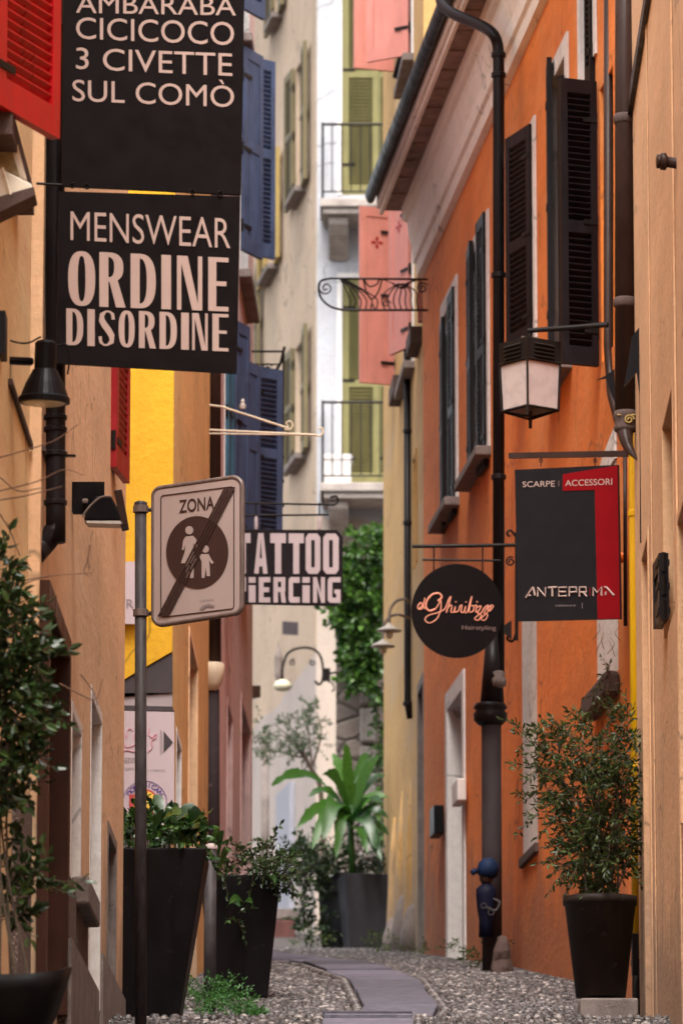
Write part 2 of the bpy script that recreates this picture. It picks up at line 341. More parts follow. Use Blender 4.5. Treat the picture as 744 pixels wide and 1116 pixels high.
# ------------------------------------------------------------------ walls
class Wall:
    def __init__(s, pts, side):
        s.p = [Vector((x, y, 0)) for x, y in pts]; s.side = side; s.s = [0]
        for a, b in zip(s.p, s.p[1:]): s.s.append(s.s[-1] + (b - a).length)
        s.L = s.s[-1]; s.open = []
    def seg(s, t):
        for i in range(len(s.p) - 1):
            if t <= s.s[i + 1] or i == len(s.p) - 2: return i
    def dirn(s, t):
        i = s.seg(t); d = (s.p[i + 1] - s.p[i]).normalized()
        n = Vector((d.y, -d.x, 0)) * s.side; return d, n
    def pt(s, t, z, off=0):
        i = s.seg(t); d, n = s.dirn(t); q = s.p[i] + d * (t - s.s[i]) + n * off; return Vector((q.x, q.y, z))
    def hit(s, px, py, off=0):
        """pixel -> (t, z) on the facade"""
        r = ray(px, py); best = None
        for i in range(len(s.p) - 1):
            d = (s.p[i + 1] - s.p[i]); n = Vector((d.y, -d.x, 0)).normalized() * s.side * off
            a = s.p[i] + n
            den = r.x * d.y - r.y * d.x
            if abs(den) < 1e-12: continue
            k = (a.x * d.y - a.y * d.x) / den; u = (r.x * k - a.x) / d.x if abs(d.x) > abs(d.y) else (r.y * k - a.y) / d.y
            e = max(0, -u, u - 1)
            if k > 0 and (best is None or e < best[0]): best = (e, s.s[i] + u * d.length, r.z * k)
        return best[1], best[2]
    def t(s, px, py=800): return s.hit(px, py)[0]
    def z(s, px, py): return s.hit(px, py)[1]
    def rect(s, pxa, pxb, ytop_a, ybot_a, ref=None):
        """t0,t1,z0,z1 with heights read at column ref (default pxa)"""
        ref = ref if ref is not None else pxa
        ta, tb = sorted((s.t(pxa), s.t(pxb))); return ta, tb, s.z(ref, ybot_a), s.z(ref, ytop_a)
    def build(s, parent, mat, z0, z1, name='wall', reveal=None, back=3.0, dz=6.0):
        """facade with openings cut out, reveals, end walls, cap"""
        ts = set(s.s); zs = {z0, z1}
        for o in s.open: ts |= {o[0], o[1]}; zs |= {o[2], o[3]}
        ts = sorted(t for t in ts if 0 <= t <= s.L); zs = sorted(zs); mb = MB()
        for a, b in zip(ts, ts[1:]):
            if b - a < 1e-5: continue
            for c, d in zip(zs, zs[1:]):
                if d - c < 1e-5: continue
                m, q = (a + b) / 2, (c + d) / 2
                if any(o[0] < m < o[1] and o[2] < q < o[3] for o in s.open): continue
                mb.quad(s.pt(a + 1e-7, c), s.pt(b - 1e-7, c), s.pt(b - 1e-7, d), s.pt(a + 1e-7, d))
        for a, b, c, d, dep in s.open:
            P = lambda t, z, o: s.pt(t, z, o)
            for (t0, za, t1, zb) in ((a, c, a, d), (a, d, b, d), (b, d, b, c), (b, c, a, c)):
                mb.quad(P(t0, za, 0), P(t1, zb, 0), P(t1, zb, -dep), P(t0, za, -dep))
        # ends, back and cap
        n = len(s.p)
        fr = [s.pt(t, 0) for t in s.s]; nb = []
        for i, q in enumerate(fr):
            d, nn = s.dirn(min(s.s[i] + 1e-4, s.L)); nb.append(q - nn * back)
        zz = lambda v, z: Vector((v.x, v.y, z))
        for i in (0, n - 1): mb.quad(zz(fr[i], z0), zz(nb[i], z0), zz(nb[i], z1), zz(fr[i], z1))
        for i in range(n - 1):
            mb.quad(zz(nb[i], z0), zz(nb[i + 1], z0), zz(nb[i + 1], z1), zz(nb[i], z1))
            mb.quad(zz(fr[i], z1), zz(fr[i + 1], z1), zz(nb[i + 1], z1), zz(nb[i], z1))
        return mb.build(name, mat, parent, recalc=False)
    def bar(s, mb, t0, t1, z0, z1, o0, o1):
        """a box lying along the facade"""
        d, n = s.dirn((t0 + t1) / 2); O = s.pt(t0, 0)
        mb.obox(O, d, n, UP, 0, t1 - t0, o0, o1, z0, z1)

def window(w, bld, r, depth=.16, frame='trim', fw=.12, pane='glass', panef='brownshut', sill=None, kind='window', surround=True, sillout=.1, mull=True, proud=.018):
    t0, t1, z0, z1 = r; w.open.append((t0, t1, z0, z1, depth))
    pf = MB()
    w.bar(pf, t0 + .001, t1 - .001, z0 + .001, z1 - .001, -depth - .03, -depth + .004)
    win = pf.build(kind, pane, bld)
    if surround:
        m = MB()
        w.bar(m, t0 - fw, t0 - .001, z0, z1 + fw, .002, proud); w.bar(m, t1 + .001, t1 + fw, z0, z1 + fw, .002, proud)
        w.bar(m, t0 - .001, t1 + .001, z1 + .001, z1 + fw, .002, proud)
        w.bar(m, t0 - .0005, t0 + .006, z0, z1, -depth + .005, proud - .002); w.bar(m, t1 - .006, t1 + .0005, z0, z1, -depth + .005, proud - .002)
        w.bar(m, t0 + .0065, t1 - .0065, z1 - .006, z1 + .0005, -depth + .005, proud - .002)
        m.build('frame', frame, win)
    if mull:
        m = MB(); f = .05
        for a, b, c, d in ((t0 + .008, t0 + f, z0 + .008, z1 - .008), (t1 - f, t1 - .008, z0 + .008, z1 - .008)): w.bar(m, a, b, c, d, -depth + .006, -depth + .05)
        for c in (z0 + .008, (z0 * .45 + z1 * .55), z1 - f): w.bar(m, t0 + f + .001, t1 - f - .001, c, c + f * .8, -depth + .006, -depth + .045)
        w.bar(m, (t0 + t1) / 2 - .03, (t0 + t1) / 2 + .03, z0 + .05, z1 - .05, -depth + .0075, -depth + .055)
        m.build('sash', panef, win)
    if sill:
        m = MB(); w.bar(m, t0 - fw - .03, t1 + fw + .03, z0 - .07, z0 - .001, -.02, sillout); m.build('sill', sill, win, bevel=.008)
    return win

def shutter(parent, H, Fp, z0, z1, mat, style='louvre', th=.035, rails=(.5,), cross=False, name='shutter', mat2=None):
    """one leaf from hinge point H to free end Fp (x,y)"""
    H = Vector((H[0], H[1], 0)); E = Vector((Fp[0], Fp[1], 0)); ex = (E - H); W = ex.length; ex.normalize(); ey = Vector((-ex.y, ex.x, 0))
    hgt = z1 - z0; st = min(.07, W * .18); mb = MB(); O = H + UP * z0
    bx = lambda a, b, c, d, e, f: mb.obox(O, ex, ey, UP, a, b, c, d, e, f)
    h = th / 2
    bx(0, st, -h, h, 0, hgt); bx(W - st, W, -h, h, 0, hgt)
    ys = [0] + [hgt * k for k in rails] + [hgt - .09]; hs = [.12] + [.08] * len(rails) + [.09]
    for y, q in zip(ys, hs): bx(st, W - st, -h * .95, h * .95, y, y + q)
    for i in range(len(ys) - 1):
        a, b = ys[i] + hs[i], ys[i + 1]
        if style == 'louvre':
            n = max(3, int((b - a) / .039)); dz = (b - a) / n
            for k in range(n):
                zc = a + dz * (k + .5); sg = 1 if ey.y > 0 else -1; P = [Vector((0, -h * .8, dz * .42 * sg)), Vector((0, h * .8, -dz * .42 * sg))]
                v = []
                for X in (st, W - st):
                    for p, q in ((P[0], 0), (P[0], .007), (P[1], .007), (P[1], 0)):
                        v.append(O + ex * X + ey * p.y + UP * (zc + p.z + q))
                mb.add(v, [(0, 1, 5, 4), (1, 2, 6, 5), (2, 3, 7, 6), (3, 0, 4, 7), (0, 3, 2, 1), (4, 5, 6, 7)])
        else:
            bx(st, W - st, -h * .5, h * .5, a, b)
            if style == 'board':
                for k in range(1, 4):
                    X = st + (W - 2 * st) * k / 4; bx(X - .004, X + .004, -h * .62, h * .62, a, b)
    o = mb.build(name, mat, parent)
    for q in (.12, .5, .86):
        hw = MB()
        hw.tube([O + UP * (hgt * q - .05), O + UP * (hgt * q + .05)], .014, 6)
        hw.obox(O, ex, ey, UP, 0, min(.14, W * .4), -h - .006, -h - .001, hgt * q - .015, hgt * q + .015)
        hw.obox(O, ex, ey, UP, 0, min(.14, W * .4), h + .001, h + .006, hgt * q - .015, hgt * q + .015)
        hw.build('hinge', mat2 or 'iron', o)
    if cross:
        c = MB(); zc = hgt * .80
        for sgn in (-1, 1):
            yy = sgn * (h * .5 + .002)
            for a in range(4):
                an = a * math.pi / 2; dx, dz = math.cos(an), math.sin(an)
                P = [O + ex * (W / 2 + dx * r_ - dz * q_) + ey * yy + UP * (zc + dz * r_ + dx * q_) for r_, q_ in ((.004, 0), (.035, .016), (.062, 0), (.035, -.016))]
                c.prism(P, ey * .002 * sgn)
        c.build('cross_cutout', 'darkredpaint', o)
    return o

# plane for signs ---------------------------------------------------------
class Plane:
    def __init__(s, pa, Da, pb, Db, y=600):
        s.A = at(pa, y, Da); s.B = at(pb, y, Db); s.A.z = s.B.z = 0
        s.ex = (s.B - s.A).normalized(); s.n = Vector((s.ex.y, -s.ex.x, 0))
        if s.n.y > 0: s.n = -s.n
    def p(s, px, py, off=0):
        a = s.A + s.n * off; r = ray(px, py); k = a.dot(s.n) / r.dot(s.n); return r * k
    def loc(s, px, py):
        q = s.p(px, py); return ((q - s.A).dot(s.ex), q.z)
    def w(s, x, z, off=0): return s.A + s.ex * x + UP * z + s.n * off
    def slab(s, mb, poly, o0, o1):
        """poly in pixels -> thick plate"""
        mb.prism([s.w(*s.loc(*q), o0) for q in poly], s.n * (o1 - o0))

def glyphs(txt, bold=0.0, shear=0.0, space=1.0):
    cu = bpy.data.curves.new('t', 'FONT'); cu.body = txt; cu.size = 1; cu.offset = bold; cu.shear = shear; cu.space_character = space
    cu.resolution_u = 4; o = bpy.data.objects.new('t', cu); COL.objects.link(o)
    dg = bpy.context.evaluated_depsgraph_get(); dg.update()
    me = bpy.data.meshes.new_from_object(o.evaluated_get(dg)); vs = [tuple(v.co) for v in me.vertices]; fs = [tuple(p.vertices) for p in me.polygons]
    bpy.data.objects.remove(o); bpy.data.curves.remove(cu); bpy.data.meshes.remove(me)
    xs = [v[0] for v in vs]; ys = [v[1] for v in vs]
    return vs, fs, (min(xs), max(xs), min(ys), max(ys))
def text(pl, txt, box, mat, parent, off=.004, bold=0., shear=0., space=1., base=None, name='lettering'):
    """box = ((x left, y top, y bottom) , (x right, y top, y bottom)) in pixels; lies on the plane"""
    vs, fs, (a, b, c, d) = glyphs(txt, bold, shear, space)
    (xl, tl, bl), (xr, tr, br) = box
    if base is not None: c, d = base
    P00, P01, P10, P11 = pl.loc(xl, bl), pl.loc(xl, tl), pl.loc(xr, br), pl.loc(xr, tr)
    out = []
    for v in vs:
        u = (v[0] - a) / (b - a); w = (v[1] - c) / (d - c)
        x = (P00[0] * (1 - u) + P10[0] * u) * (1 - w) + (P01[0] * (1 - u) + P11[0] * u) * w
        z = (P00[1] * (1 - u) + P10[1] * u) * (1 - w) + (P01[1] * (1 - u) + P11[1] * u) * w
        out.append(pl.w(x, z, off))
    mb = MB(); mb.add(out, fs)
    return mb.build(name, mat, parent, recalc=False)
def strokes(pl, lines, r, off=.006, mb=None):
    mb = mb or MB()
    for ln in lines:
        q = smooth([pl.w(*pl.loc(*p), off) for p in ln], 5); mb.tube(q, r, 5)
    return mb
def smooth(P, n=6, closed=False):
    P = [Vector(p) for p in P]
    if len(P) < 3: return P
    out = []
    for i in range(len(P) - 1):
        p0 = P[i - 1] if i else P[0] * 2 - P[1]; p1, p2 = P[i], P[i + 1]; p3 = P[i + 2] if i + 2 < len(P) else P[-1] * 2 - P[-2]
        for k in range(n):
            t = k / n; out.append(.5 * ((2 * p1) + (p2 - p0) * t + (2 * p0 - 5 * p1 + 4 * p2 - p3) * t * t + (3 * p1 - p0 - 3 * p2 + p3) * t ** 3))
    out.append(P[-1]); return out
def spiral(c, ex, ez, r0, r1, a0, turns, n=16):
    return [Vector(c) + (ex * math.cos(a0 + 2 * math.pi * turns * k / n) + ez * math.sin(a0 + 2 * math.pi * turns * k / n)) * (r0 + (r1 - r0) * k / n) for k in range(n + 1)]

def _ell(cx, cy, rx, ry, a0, a1, n, p=2.5):
    o = []
    for k in range(n + 1):
        a = a0 + (a1 - a0) * k / n; c_, s_ = math.cos(a), math.sin(a)
        o.append((cx + rx * math.copysign(abs(c_) ** (2 / p), c_), cy + ry * math.copysign(abs(s_) ** (2 / p), s_)))
    return o
def _band(A, B): return [[A[i], A[i + 1], B[i + 1], B[i]] for i in range(len(A) - 1)]
def _r(a, b, c, d): return [(a, c), (b, c), (b, d), (a, d)]
def deco(ch, v=.36, h=.085):
    pi = math.pi
    if ch == 'O': return _band(_ell(.5, .5, .5, .5, 0, 2 * pi, 28), _ell(.5, .5, .5 - v, .5 - h, 0, 2 * pi, 28))
    if ch == 'D': return [_r(0, v, 0, 1)] + _band(_ell(v, .5, 1 - v, .5, -pi / 2, pi / 2, 16), _ell(v, .5, 1 - 2 * v, .5 - h, -pi / 2, pi / 2, 16))
    if ch == 'R': return [_r(0, v, 0, 1)] + _band(_ell(v, .73, .95 - v, .27, -pi / 2, pi / 2, 14), _ell(v, .73, .95 - 2 * v, .27 - h, -pi / 2, pi / 2, 14)) + [[(.40, .46), (.72, .50), (1.04, 0), (.66, 0)]]
    if ch == 'I': return [_r(0, 1, 0, 1)]
    if ch == 'N': return [_r(0, .17, 0, 1), _r(.83, 1, 0, 1), [(.17, 1), (.42, 1), (.83, .12), (.83, 0), (.60, 0), (.17, .86)]]
    if ch == 'E': return [_r(0, v + .04, 0, 1), _r(v + .04, 1, 0, h), _r(v + .04, .9, .47, .47 + h), _r(v + .04, 1, 1 - h, 1)]
    if ch == 'S':
        C = [(.90, .74), (.86, .88), (.68, .955), (.45, .955), (.22, .86), (.20, .72), (.34, .60), (.62, .44), (.80, .30), (.80, .14), (.55, .045), (.32, .045), (.14, .12), (.10, .27)]
        T = [.10, .10, .05, .05, .14, .18, .19, .19, .18, .14, .05, .05, .10, .10]; A, B = [], []
        for i, (x, y) in enumerate(C):
            x0, y0 = C[max(0, i - 1)]; x1, y1 = C[min(len(C) - 1, i + 1)]; dx, dy = (x1 - x0), (y1 - y0) * 1.6; l = math.hypot(dx, dy); nx, ny = -dy / l, dx / l
            A.append((x + nx * T[i], y + ny * T[i] * .5)); B.append((x - nx * T[i], y - ny * T[i] * .5))
        return _band(A, B)
def block(ch):
    if ch == 'T': return [_r(0, 1, .76, 1), _r(.30, .70, 0, .76)]
    if ch == 'A': return [[(0, 0), (.34, 0), (.5, .86), (.5, 1), (.30, 1)], [(.66, 0), (1, 0), (.70, 1), (.5, 1), (.5, .86)], [(.38, .18), (.62, .18), (.585, .38), (.415, .38)]]
    if ch == 'O':
        c = .2; A = [(c, 0), (1 - c, 0), (1, c * .5), (1, 1 - c * .5), (1 - c, 1), (c, 1), (0, 1 - c * .5), (0, c * .5), (c, 0)]
        B = [(.40, .16), (.60, .16), (.62, .2), (.62, .8), (.60, .84), (.40, .84), (.38, .8), (.38, .2), (.40, .16)]; return _band(A, B)
    if ch == 'P': return [_r(0, .38, 0, 1), _r(.38, 1, .80, 1), _r(.38, 1, .42, .60), _r(.64, 1, .60, .80)]
    if ch == 'i': return [_r(0, 1, 0, .68), _r(0, 1, .78, 1)]
    if ch == 'E': return [_r(0, .42, 0, 1), _r(.42, 1, .80, 1), _r(.42, .9, .41, .60), _r(.42, 1, 0, .20)]
    if ch == 'R': return [_r(0, .36, 0, 1), _r(.36, .95, .82, 1), _r(.36, .95, .42, .60), _r(.62, .95, .60, .82), [(.55, .42), (.9, .42), (1, 0), (.66, 0)]]
    if ch == 'C': return [[(0, .1), (.15, 0), (.40, 0), (.40, 1), (.15, 1), (0, .9)], _r(.40, 1, .78, 1), _r(.40, 1, 0, .22)]
    if ch == 'N': return [_r(0, .34, 0, 1), _r(.66, 1, 0, 1), [(.34, .95), (.34, .62), (.66, .05), (.66, .38)]]
    if ch == 'G': return [[(0, .1), (.15, 0), (.36, 0), (.36, 1), (.15, 1), (0, .9)], _r(.36, 1, .80, 1), _r(.36, 1, 0, .2), _r(.66, 1, .2, .52), _r(.52, .66, .36, .52)]
def letters(pl, items, fn, lineT, lineB, mat, parent, off=.002):
    """items: (char, x left, x right) in pixels; lineT / lineB: (xa, ya, xb, yb) top and base line"""
    for ch, a, b in items:
        mb = MB(); Y = lambda L, x: L[1] + (L[3] - L[1]) * (x - L[0]) / (L[2] - L[0])
        for k, poly in enumerate(fn(ch)):
            mb.add([pl.p(a + (b - a) * u, Y(lineB, a + (b - a) * u) + (Y(lineT, a + (b - a) * u) - Y(lineB, a + (b - a) * u)) * v, off + k * .00002) for u, v in poly], [tuple(range(len(poly)))])
        mb.build('lettering', mat, parent, recalc=False)

# ------------------------------------------------------------------ foliage
def rv(): 
    while True:
        v = Vector((random.uniform(-1, 1), random.uniform(-1, 1), random.uniform(-1, 1)))
        if .02 < v.length < 1: return v
def leaf(mb, p, d, L, W, fold=.25):
    d = d.normalized(); s_ = d.cross(rv()).normalized(); n = d.cross(s_)
    a = p; b = p + d * L * .35 + s_ * W * .5 + n * W * fold; c = p + d * L * .35 - s_ * W * .5 + n * W * fold
    e = p + d * L * .4; g = p + d * L * .75 + s_ * W * .35 + n * W * fold * .6; h = p + d * L * .75 - s_ * W * .35 + n * W * fold * .6; t = p + d * L - n * L * .08
    m2 = p + d * L * .75
    mb.add([a, b, e, c, g, m2, h, t], [(0, 1, 2), (0, 2, 3), (1, 4, 5, 2), (2, 5, 6, 3), (4, 7, 5), (5, 7, 6)])
def sprig(mb, tw, p, d, L, n, ll, lw, r=.003, droop=.2, spread=.9):
    """twig with leaves on both sides"""
    d = d.normalized(); pts = [p]; q = p.copy(); dd = d.copy()
    for k in range(5):
        dd = (dd + Vector((0, 0, -droop * .2)) + rv() * .12).normalized(); q = q + dd * L / 5; pts.append(q.copy())
    if tw is not None: tw.tube(pts, [r * (1 - .12 * i) for i in range(6)], 4, False)
    for k in range(n):
        f = (k + .6) / n * 5; i = min(4, int(f)); pp = pts[i].lerp(pts[i + 1], f - i)
        side = rv(); side = (side - dd * side.dot(dd)).normalized()
        leaf(mb, pp, dd * random.uniform(.3, .9) + side * spread, ll * random.uniform(.6, 1.15), lw * random.uniform(.7, 1.1))
    leaf(mb, pts[-1], dd, ll, lw)
def clump(mb, tw, c, rad, n, ll, lw, L=.2, per=8, core=.0, droop=.3, root=None):
    """n sprigs filling an ellipsoid"""
    rad = Vector(rad)
    for _ in range(n):
        v = rv(); v = v.normalized() * (core + (1 - core) * v.length ** .6)
        p = Vector(c) + Vector((v.x * rad.x, v.y * rad.y, v.z * rad.z))
        d = (v.normalized() * .8 + rv() * .8 + Vector((0, 0, .25)))
        sprig(mb, tw, p, d, L * random.uniform(.6, 1.3), per, ll, lw, .0025, droop)

# ================================================================== GROUND
def street_x(D):   # centre line of slab path
    K = [(10, .05), (28, .133), (30, .16), (32.5, .36), (35.9, .27), (39.4, -.03), (42, -.38), (45, -.75), (50, -1.7)]
    for (a, xa), (b, xb) in zip(K, K[1:]):
        if D <= b: return xa + (xb - xa) * (D - a) / (b - a)
    return K[-1][1]
gy = sorted(set([y for y, _ in GZ] + [i * 1.0 for i in range(-6, 90)]))
mb = MB(); gx = [-60, -20, -6, -3, -1.5, 0, 1.5, 3, 6, 20, 60]
for j, y in enumerate(gy):
    for x in gx: mb.v.append((x, y, gz(y) - .012))
n = len(gx)
for j in range(len(gy) - 1):
    for i in range(n - 1): mb.f.append((j * n + i, j * n + i + 1, (j + 1) * n + i + 1, (j + 1) * n + i))
mb.v += [(-60, 160, 16), (60, 160, 16)]; k = (len(gy) - 1) * n; mb.f.append((k, k + n - 1, len(mb.v) - 1, len(mb.v) - 2))
g = mb.build('ground', 'ground'); g['kind'] = 'structure'

# slab path: individual flagstones in one path
mb = MB(); D = 24.0
while D < 52:
    L = random.uniform(.75, 1.15); g0, g1 = D + .022, D + L - .022
    wd = .225
    if not (28.3 < D < 28.8):
        P = []
        for d_ in (g0, g1):
            x = street_x(d_); t = (street_x(d_ + .3) - street_x(d_ - .3)) / .6; nn = Vector((1, -t, 0)).normalized()
            P.append((Vector((x, d_, 0)), nn))
        w0 = wd * random.uniform(.95, 1.05); top = .028 + random.uniform(-.009, .012)
        vs = []
        for zo in (-.05, top - .006, top):
            sh = 0 if zo < top - .001 else .008
            for (c, nn), e in ((P[0], 1), (P[1], -1)):
                for sgn in (-1, 1):
                    q = c + nn * sgn * (w0 - sh) + Vector((0, sh * e, 0)); vs.append(Vector((q.x, q.y, gz(q.y) + zo)))
        mb.add(vs, [(0, 1, 5, 4), (1, 3, 7, 5), (3, 2, 6, 7), (2, 0, 4, 6), (4, 5, 9, 8), (5, 7, 11, 9), (7, 6, 10, 11), (6, 4, 8, 10), (8, 9, 11, 10)])
    D += L
o = mb.build('slab_path', 'slab'); o['kind'] = 'structure'
# slate nosing where the path crosses the step
mb = MB(); mb.box(-.10, .365, 28.40, 28.62, 2.7, gz(28.5) + .026)
o = mb.build('path_step', 'slab', bevel=.008); o['kind'] = 'structure'
# pebbles
mb = MB()
def pebble(x, y, r, ry, a, h):
    z = gz(y) - .006; ca, sa = math.cos(a), math.sin(a); vs = []
    for rr, zz in ((1, -.012), (.92, h * .55), (.5, h)):
        for k in range(6):
            t = k * math.pi / 3; u, v = math.cos(t) * r * rr, math.sin(t) * ry * rr
            X, Y = x + u * ca - v * sa, y + u * sa + v * ca; vs.append((X, Y, z + (gz(Y) - gz(y)) + zz))
    fs = [(i * 6 + k, i * 6 + (k + 1) % 6, (i + 1) * 6 + (k + 1) % 6, (i + 1) * 6 + k) for i in range(2) for k in range(6)] + [(12, 13, 14, 15, 16, 17)]
    mb.add(vs, fs)
y = 25.5
while y < 50.5:
    st_ = .036 if y < 46 else .065
    x = -1.35 if y < 33 else (-1.1 if y < 44 else -3.2)
    xe = 2.0 if y < 33 else (-162 + 28116 / y - 372) / 6000 * y + .02 if y < 45 else .75
    if not 28.9 < y < 30.2:
        while x < xe:
            cx = street_x(y); e = abs(x - cx)
            if e > .232 and e < .30:
                if random.random() < .9: pebble(cx + math.copysign(.258, x - cx), y + random.uniform(-.008, .008), .028, .022, 0, .026)
                x += .06; continue
            if e > .27:
                pebble(x + random.uniform(-.012, .012), y + random.uniform(-.014, .014), random.uniform(.011, .022), random.uniform(.013, .022), random.uniform(0, 3), random.uniform(.006, .018))
            x += st_ * random.uniform(.9, 1.2)
    y += st_
x = -1.35
while x < 1.95:
    if not -.11 < x < .375:
        for yy in (28.42, 28.47, 28.52): pebble(x + random.uniform(-.01, .01), yy, random.uniform(.018, .03), .024, random.uniform(-.3, .3), random.uniform(.014, .03))
    x += random.uniform(.042, .06)
o = mb.build('cobblestones', 'pebble', smooth=False, recalc=False); o['kind'] = 'stuff'

# ================================================================== LEFT BUILDINGS
LX = lambda D: (61 / 6000) * D - 1.5
def lpt(D, off=0): return (LX(D) + off, D)
def rx(D): return (61 / 6000) * D + 1.4
# near left, beige part
bA = thing('beige_building', (LX(12), 12, gz(12)), 'nearest left building in worn beige yellow plaster', 'building')
wA = Wall([lpt(-5, -.05), lpt(22.8, -.05)], 1)
wA.build(bA, 'beige', -3, 9.6)
bB = thing('tan_building', (LX(26.5), 26.5, gz(26.5)), 'left building in pinkish tan plaster with narrow doors behind the zona sign post', 'building')
wB = Wall([lpt(22.81), lpt(30.0)], 1)
# door with brown frame
d0 = window(wB, bB, wB.rect(43, 65, 655, 1075), depth=.20, frame='brownwood', fw=.09, pane='redwood', kind='door', mull=False, proud=.045)
hb = MB(); r_ = wB.rect(43, 65, 655, 1075)
wB.bar(hb, r_[0] + .35, r_[0] + .9, r_[3] - .55, r_[3] - .12, -.19, -.188); hb.build('pane', 'glass', d0)
hb = MB(); hb.tube([wB.pt(r_[1] - .12, r_[2] + .95, -.19), wB.pt(r_[1] - .12, r_[2] + .95, -.13), wB.pt(r_[1] - .24, r_[2] + .95, -.13)], .012, 6); hb.build('handle', 'iron', d0)
window(wB, bB, wB.rect(78, 88, 775, 965), depth=.12, frame='trim', fw=.05, pane='trim', panef='brownwood', proud=.006)
window(wB, bB, wB.rect(99, 110, 757, 1085), depth=.14, frame='trim', fw=.05, pane='trim', panef='brownwood', kind='door', proud=.006)
window(wB, bB, wB.rect(118.5, 127, 908, 1090), depth=.1, frame='greystone', fw=.05, pane='brownshut', kind='door', proud=.006)
wB.build(bB, 'tan', -3, 9.8)
# granite plinth + stone sill box
mb = MB(); t0, t1 = wB.t(66), wB.t(78); wB.bar(mb, t0, t1, 1.8, wB.z(66, 948), .002, .03)
wB.bar(mb, .02, wB.t(42), 1.8, wB.z(42, 872), .002, .03)
mb.build('plinth', 'granite', bB)
mb = MB(); wA.bar(mb, wA.hit(13, 900)[0], wA.L - .002, 1.6, wA.hit(20, 868)[1], .002, .03); mb.build('plinth', 'granite', bA)
mb = MB(); t0 = wB.t(79.0); wB.bar(mb, t0, t0 + .95, 3.02, 3.15, .002, .085); mb.build('stone_shelf', 'greystone', bB, bevel=.012)
mb = MB(); wB.bar(mb, t0 + .06, t0 + .9, 2.5, 3.015, .002, .03); mb.build('recess_shade_panel', 'ledge', bB)  # dark panel; shade of the recess under the shelf put into its colour
mb = MB(); t0 = wB.t(66); wB.bar(mb, t0, wB.t(97.5), 1.8, wB.z(66, 1026), .032, .06); mb.build('plinth', 'greystone', bB)
mb = MB(); t0 = wB.t(110.6); wB.bar(mb, t0, wB.L - .01, 2.3, wB.z(114, 1050), .002, .02); mb.build('plinth', 'greystone', bB)
# sloping dark ledge (horizontal string course in reality)
mb = MB(); wA.bar(mb, wA.hit(9, 400)[0], wA.L - .005, 4.66, 4.685, .002, .018); mb.build('string_course', 'ledge', bA)
mb = MB(); wB.bar(mb, .005, wB.t(49), 4.66, 4.685, .002, .016); mb.build('string_course', 'ledge', bB)
# red shutters
shutter(bA, (-1.335, 20.5), (xat(54, 21.03), 21.03), zat(152, 21.03), zat(-210, 21.03), 'redpaint', rails=(.5,), th=.04)
sb = shutter(bB, (LX(28.35) + .015, 28.35), (xat(136, 28.8), 28.8), zat(527, 28.8), zat(395, 28.8) + .55, 'darkredpaint', rails=(.5,))
mb = MB(); t0 = wA.hit(18, 150)[0]; wA.bar(mb, t0 - 1.2, t0 + .1, 5.46, 5.56, .002, .07); mb.build('window_sill', 'ledge', bA)

# vertical downpipe at the near left
bP = thing('drainpipe', at(61, 600, 22.95), 'black downpipe bending into the left wall below the bell lamp', 'drainpipe')
pts = [at(58, -260, 22.95), at(60, 100, 22.95), at(61, 555, 22.95), at(60, 572, 22.95), at(55, 586, 22.95), at(47, 596, 22.95), at(38, 606, 22.9)]
mb = MB(); mb.tube([pts[0]] + smooth(pts[1:], 4), .043, 14); mb.build('pipe', 'blackpipe', bP, smooth=True)
for y_, r_ in ((455, .05), (468, .05), (495, .052), (30, .05), (548, .05)):
    mb = MB(); q = at(60.7, y_, 22.95); mb.lathe(q, [(r_ * .9, -.012), (r_, -.008), (r_, .008), (r_ * .9, .012)], 14); mb.build('collar', 'blackpipe', bP)
mb = MB(); q = at(61, 497, 22.95); mb.prism([q + Vector((-.05, 0, 0)), q + Vector((.085, -.02, -.004)), q + Vector((.085, -.02, .003)), q + Vector((-.05, 0, .01))], Vector((0, .03, 0))); mb.build('bracket', 'blackpipe', bP)

# yellow building (end wall turned to the street, then tan flank)
bC = thing('yellow_building', (-1.2, 35, gz(35)), 'building with a bright yellow end wall behind the zona sign and an apricot flank', 'building')
xc = xat(188, 32.5)
wC = Wall([(xc, 32.5), (xat(228, 38.8), 38.8)], 1)
window(wC, bC, wC.rect(205, 214, 688, 1090), depth=.16, frame='tan', fw=.04, pane='brownwood', kind='door', proud=.01)
window(wC, bC, wC.rect(192, 197, 800, 1000), depth=.12, frame='trim', fw=.04, pane='trim', kind='window', proud=.006)
wC.build(bC, 'apricot', 2.5, 11.5)
mb = MB(); mb.box(-5, xc - .002, 32.42, 32.498, zat(742, 32.42), 17.5)
# lower edge slopes up to the right
yl = MB(); P = [Vector((-5, 32.42, 11.45)), Vector((-5, 32.42, zat(800, 32.42) - .3)), at(129, 744, 32.42), at(188.5, 710, 32.42), Vector((xc - .002, 32.42, 11.45))]
P[3].x = xc - .002
yl.prism(P, Vector((0, .076, 0))); yl.build('end_wall', 'yellow', bC)
mb = MB(); P = [at(60, 783, 32.425), at(129, 744.7, 32.425), at(188.5, 710.7, 32.425), at(188.5, 770, 32.425), at(60, 770, 32.425)]
P = [at(100, 762, 32.43), at(129, 745.5, 32.43), at(188, 711.5, 32.43), at(188, 755, 32.43), at(100, 755.5, 32.43)]
mb.prism(P, Vector((0, .06, 0))); mb.build('soffit_panel', 'greyawn', bC)
mb = MB(); mb.prism([at(100, 755.7, 32.44), at(188, 755.2, 32.44), at(188, 770, 32.44), at(100, 768, 32.44)], Vector((0, .05, 0))); mb.build('fascia', 'lightgrey', bC)
mb = MB(); mb.prism([at(100, 768.3, 32.435), at(188, 770.3, 32.435), at(190, 775, 32.435), at(100, 773, 32.435)], Vector((0, .05, 0))); mb.build('ledge', 'greyawn', bC)
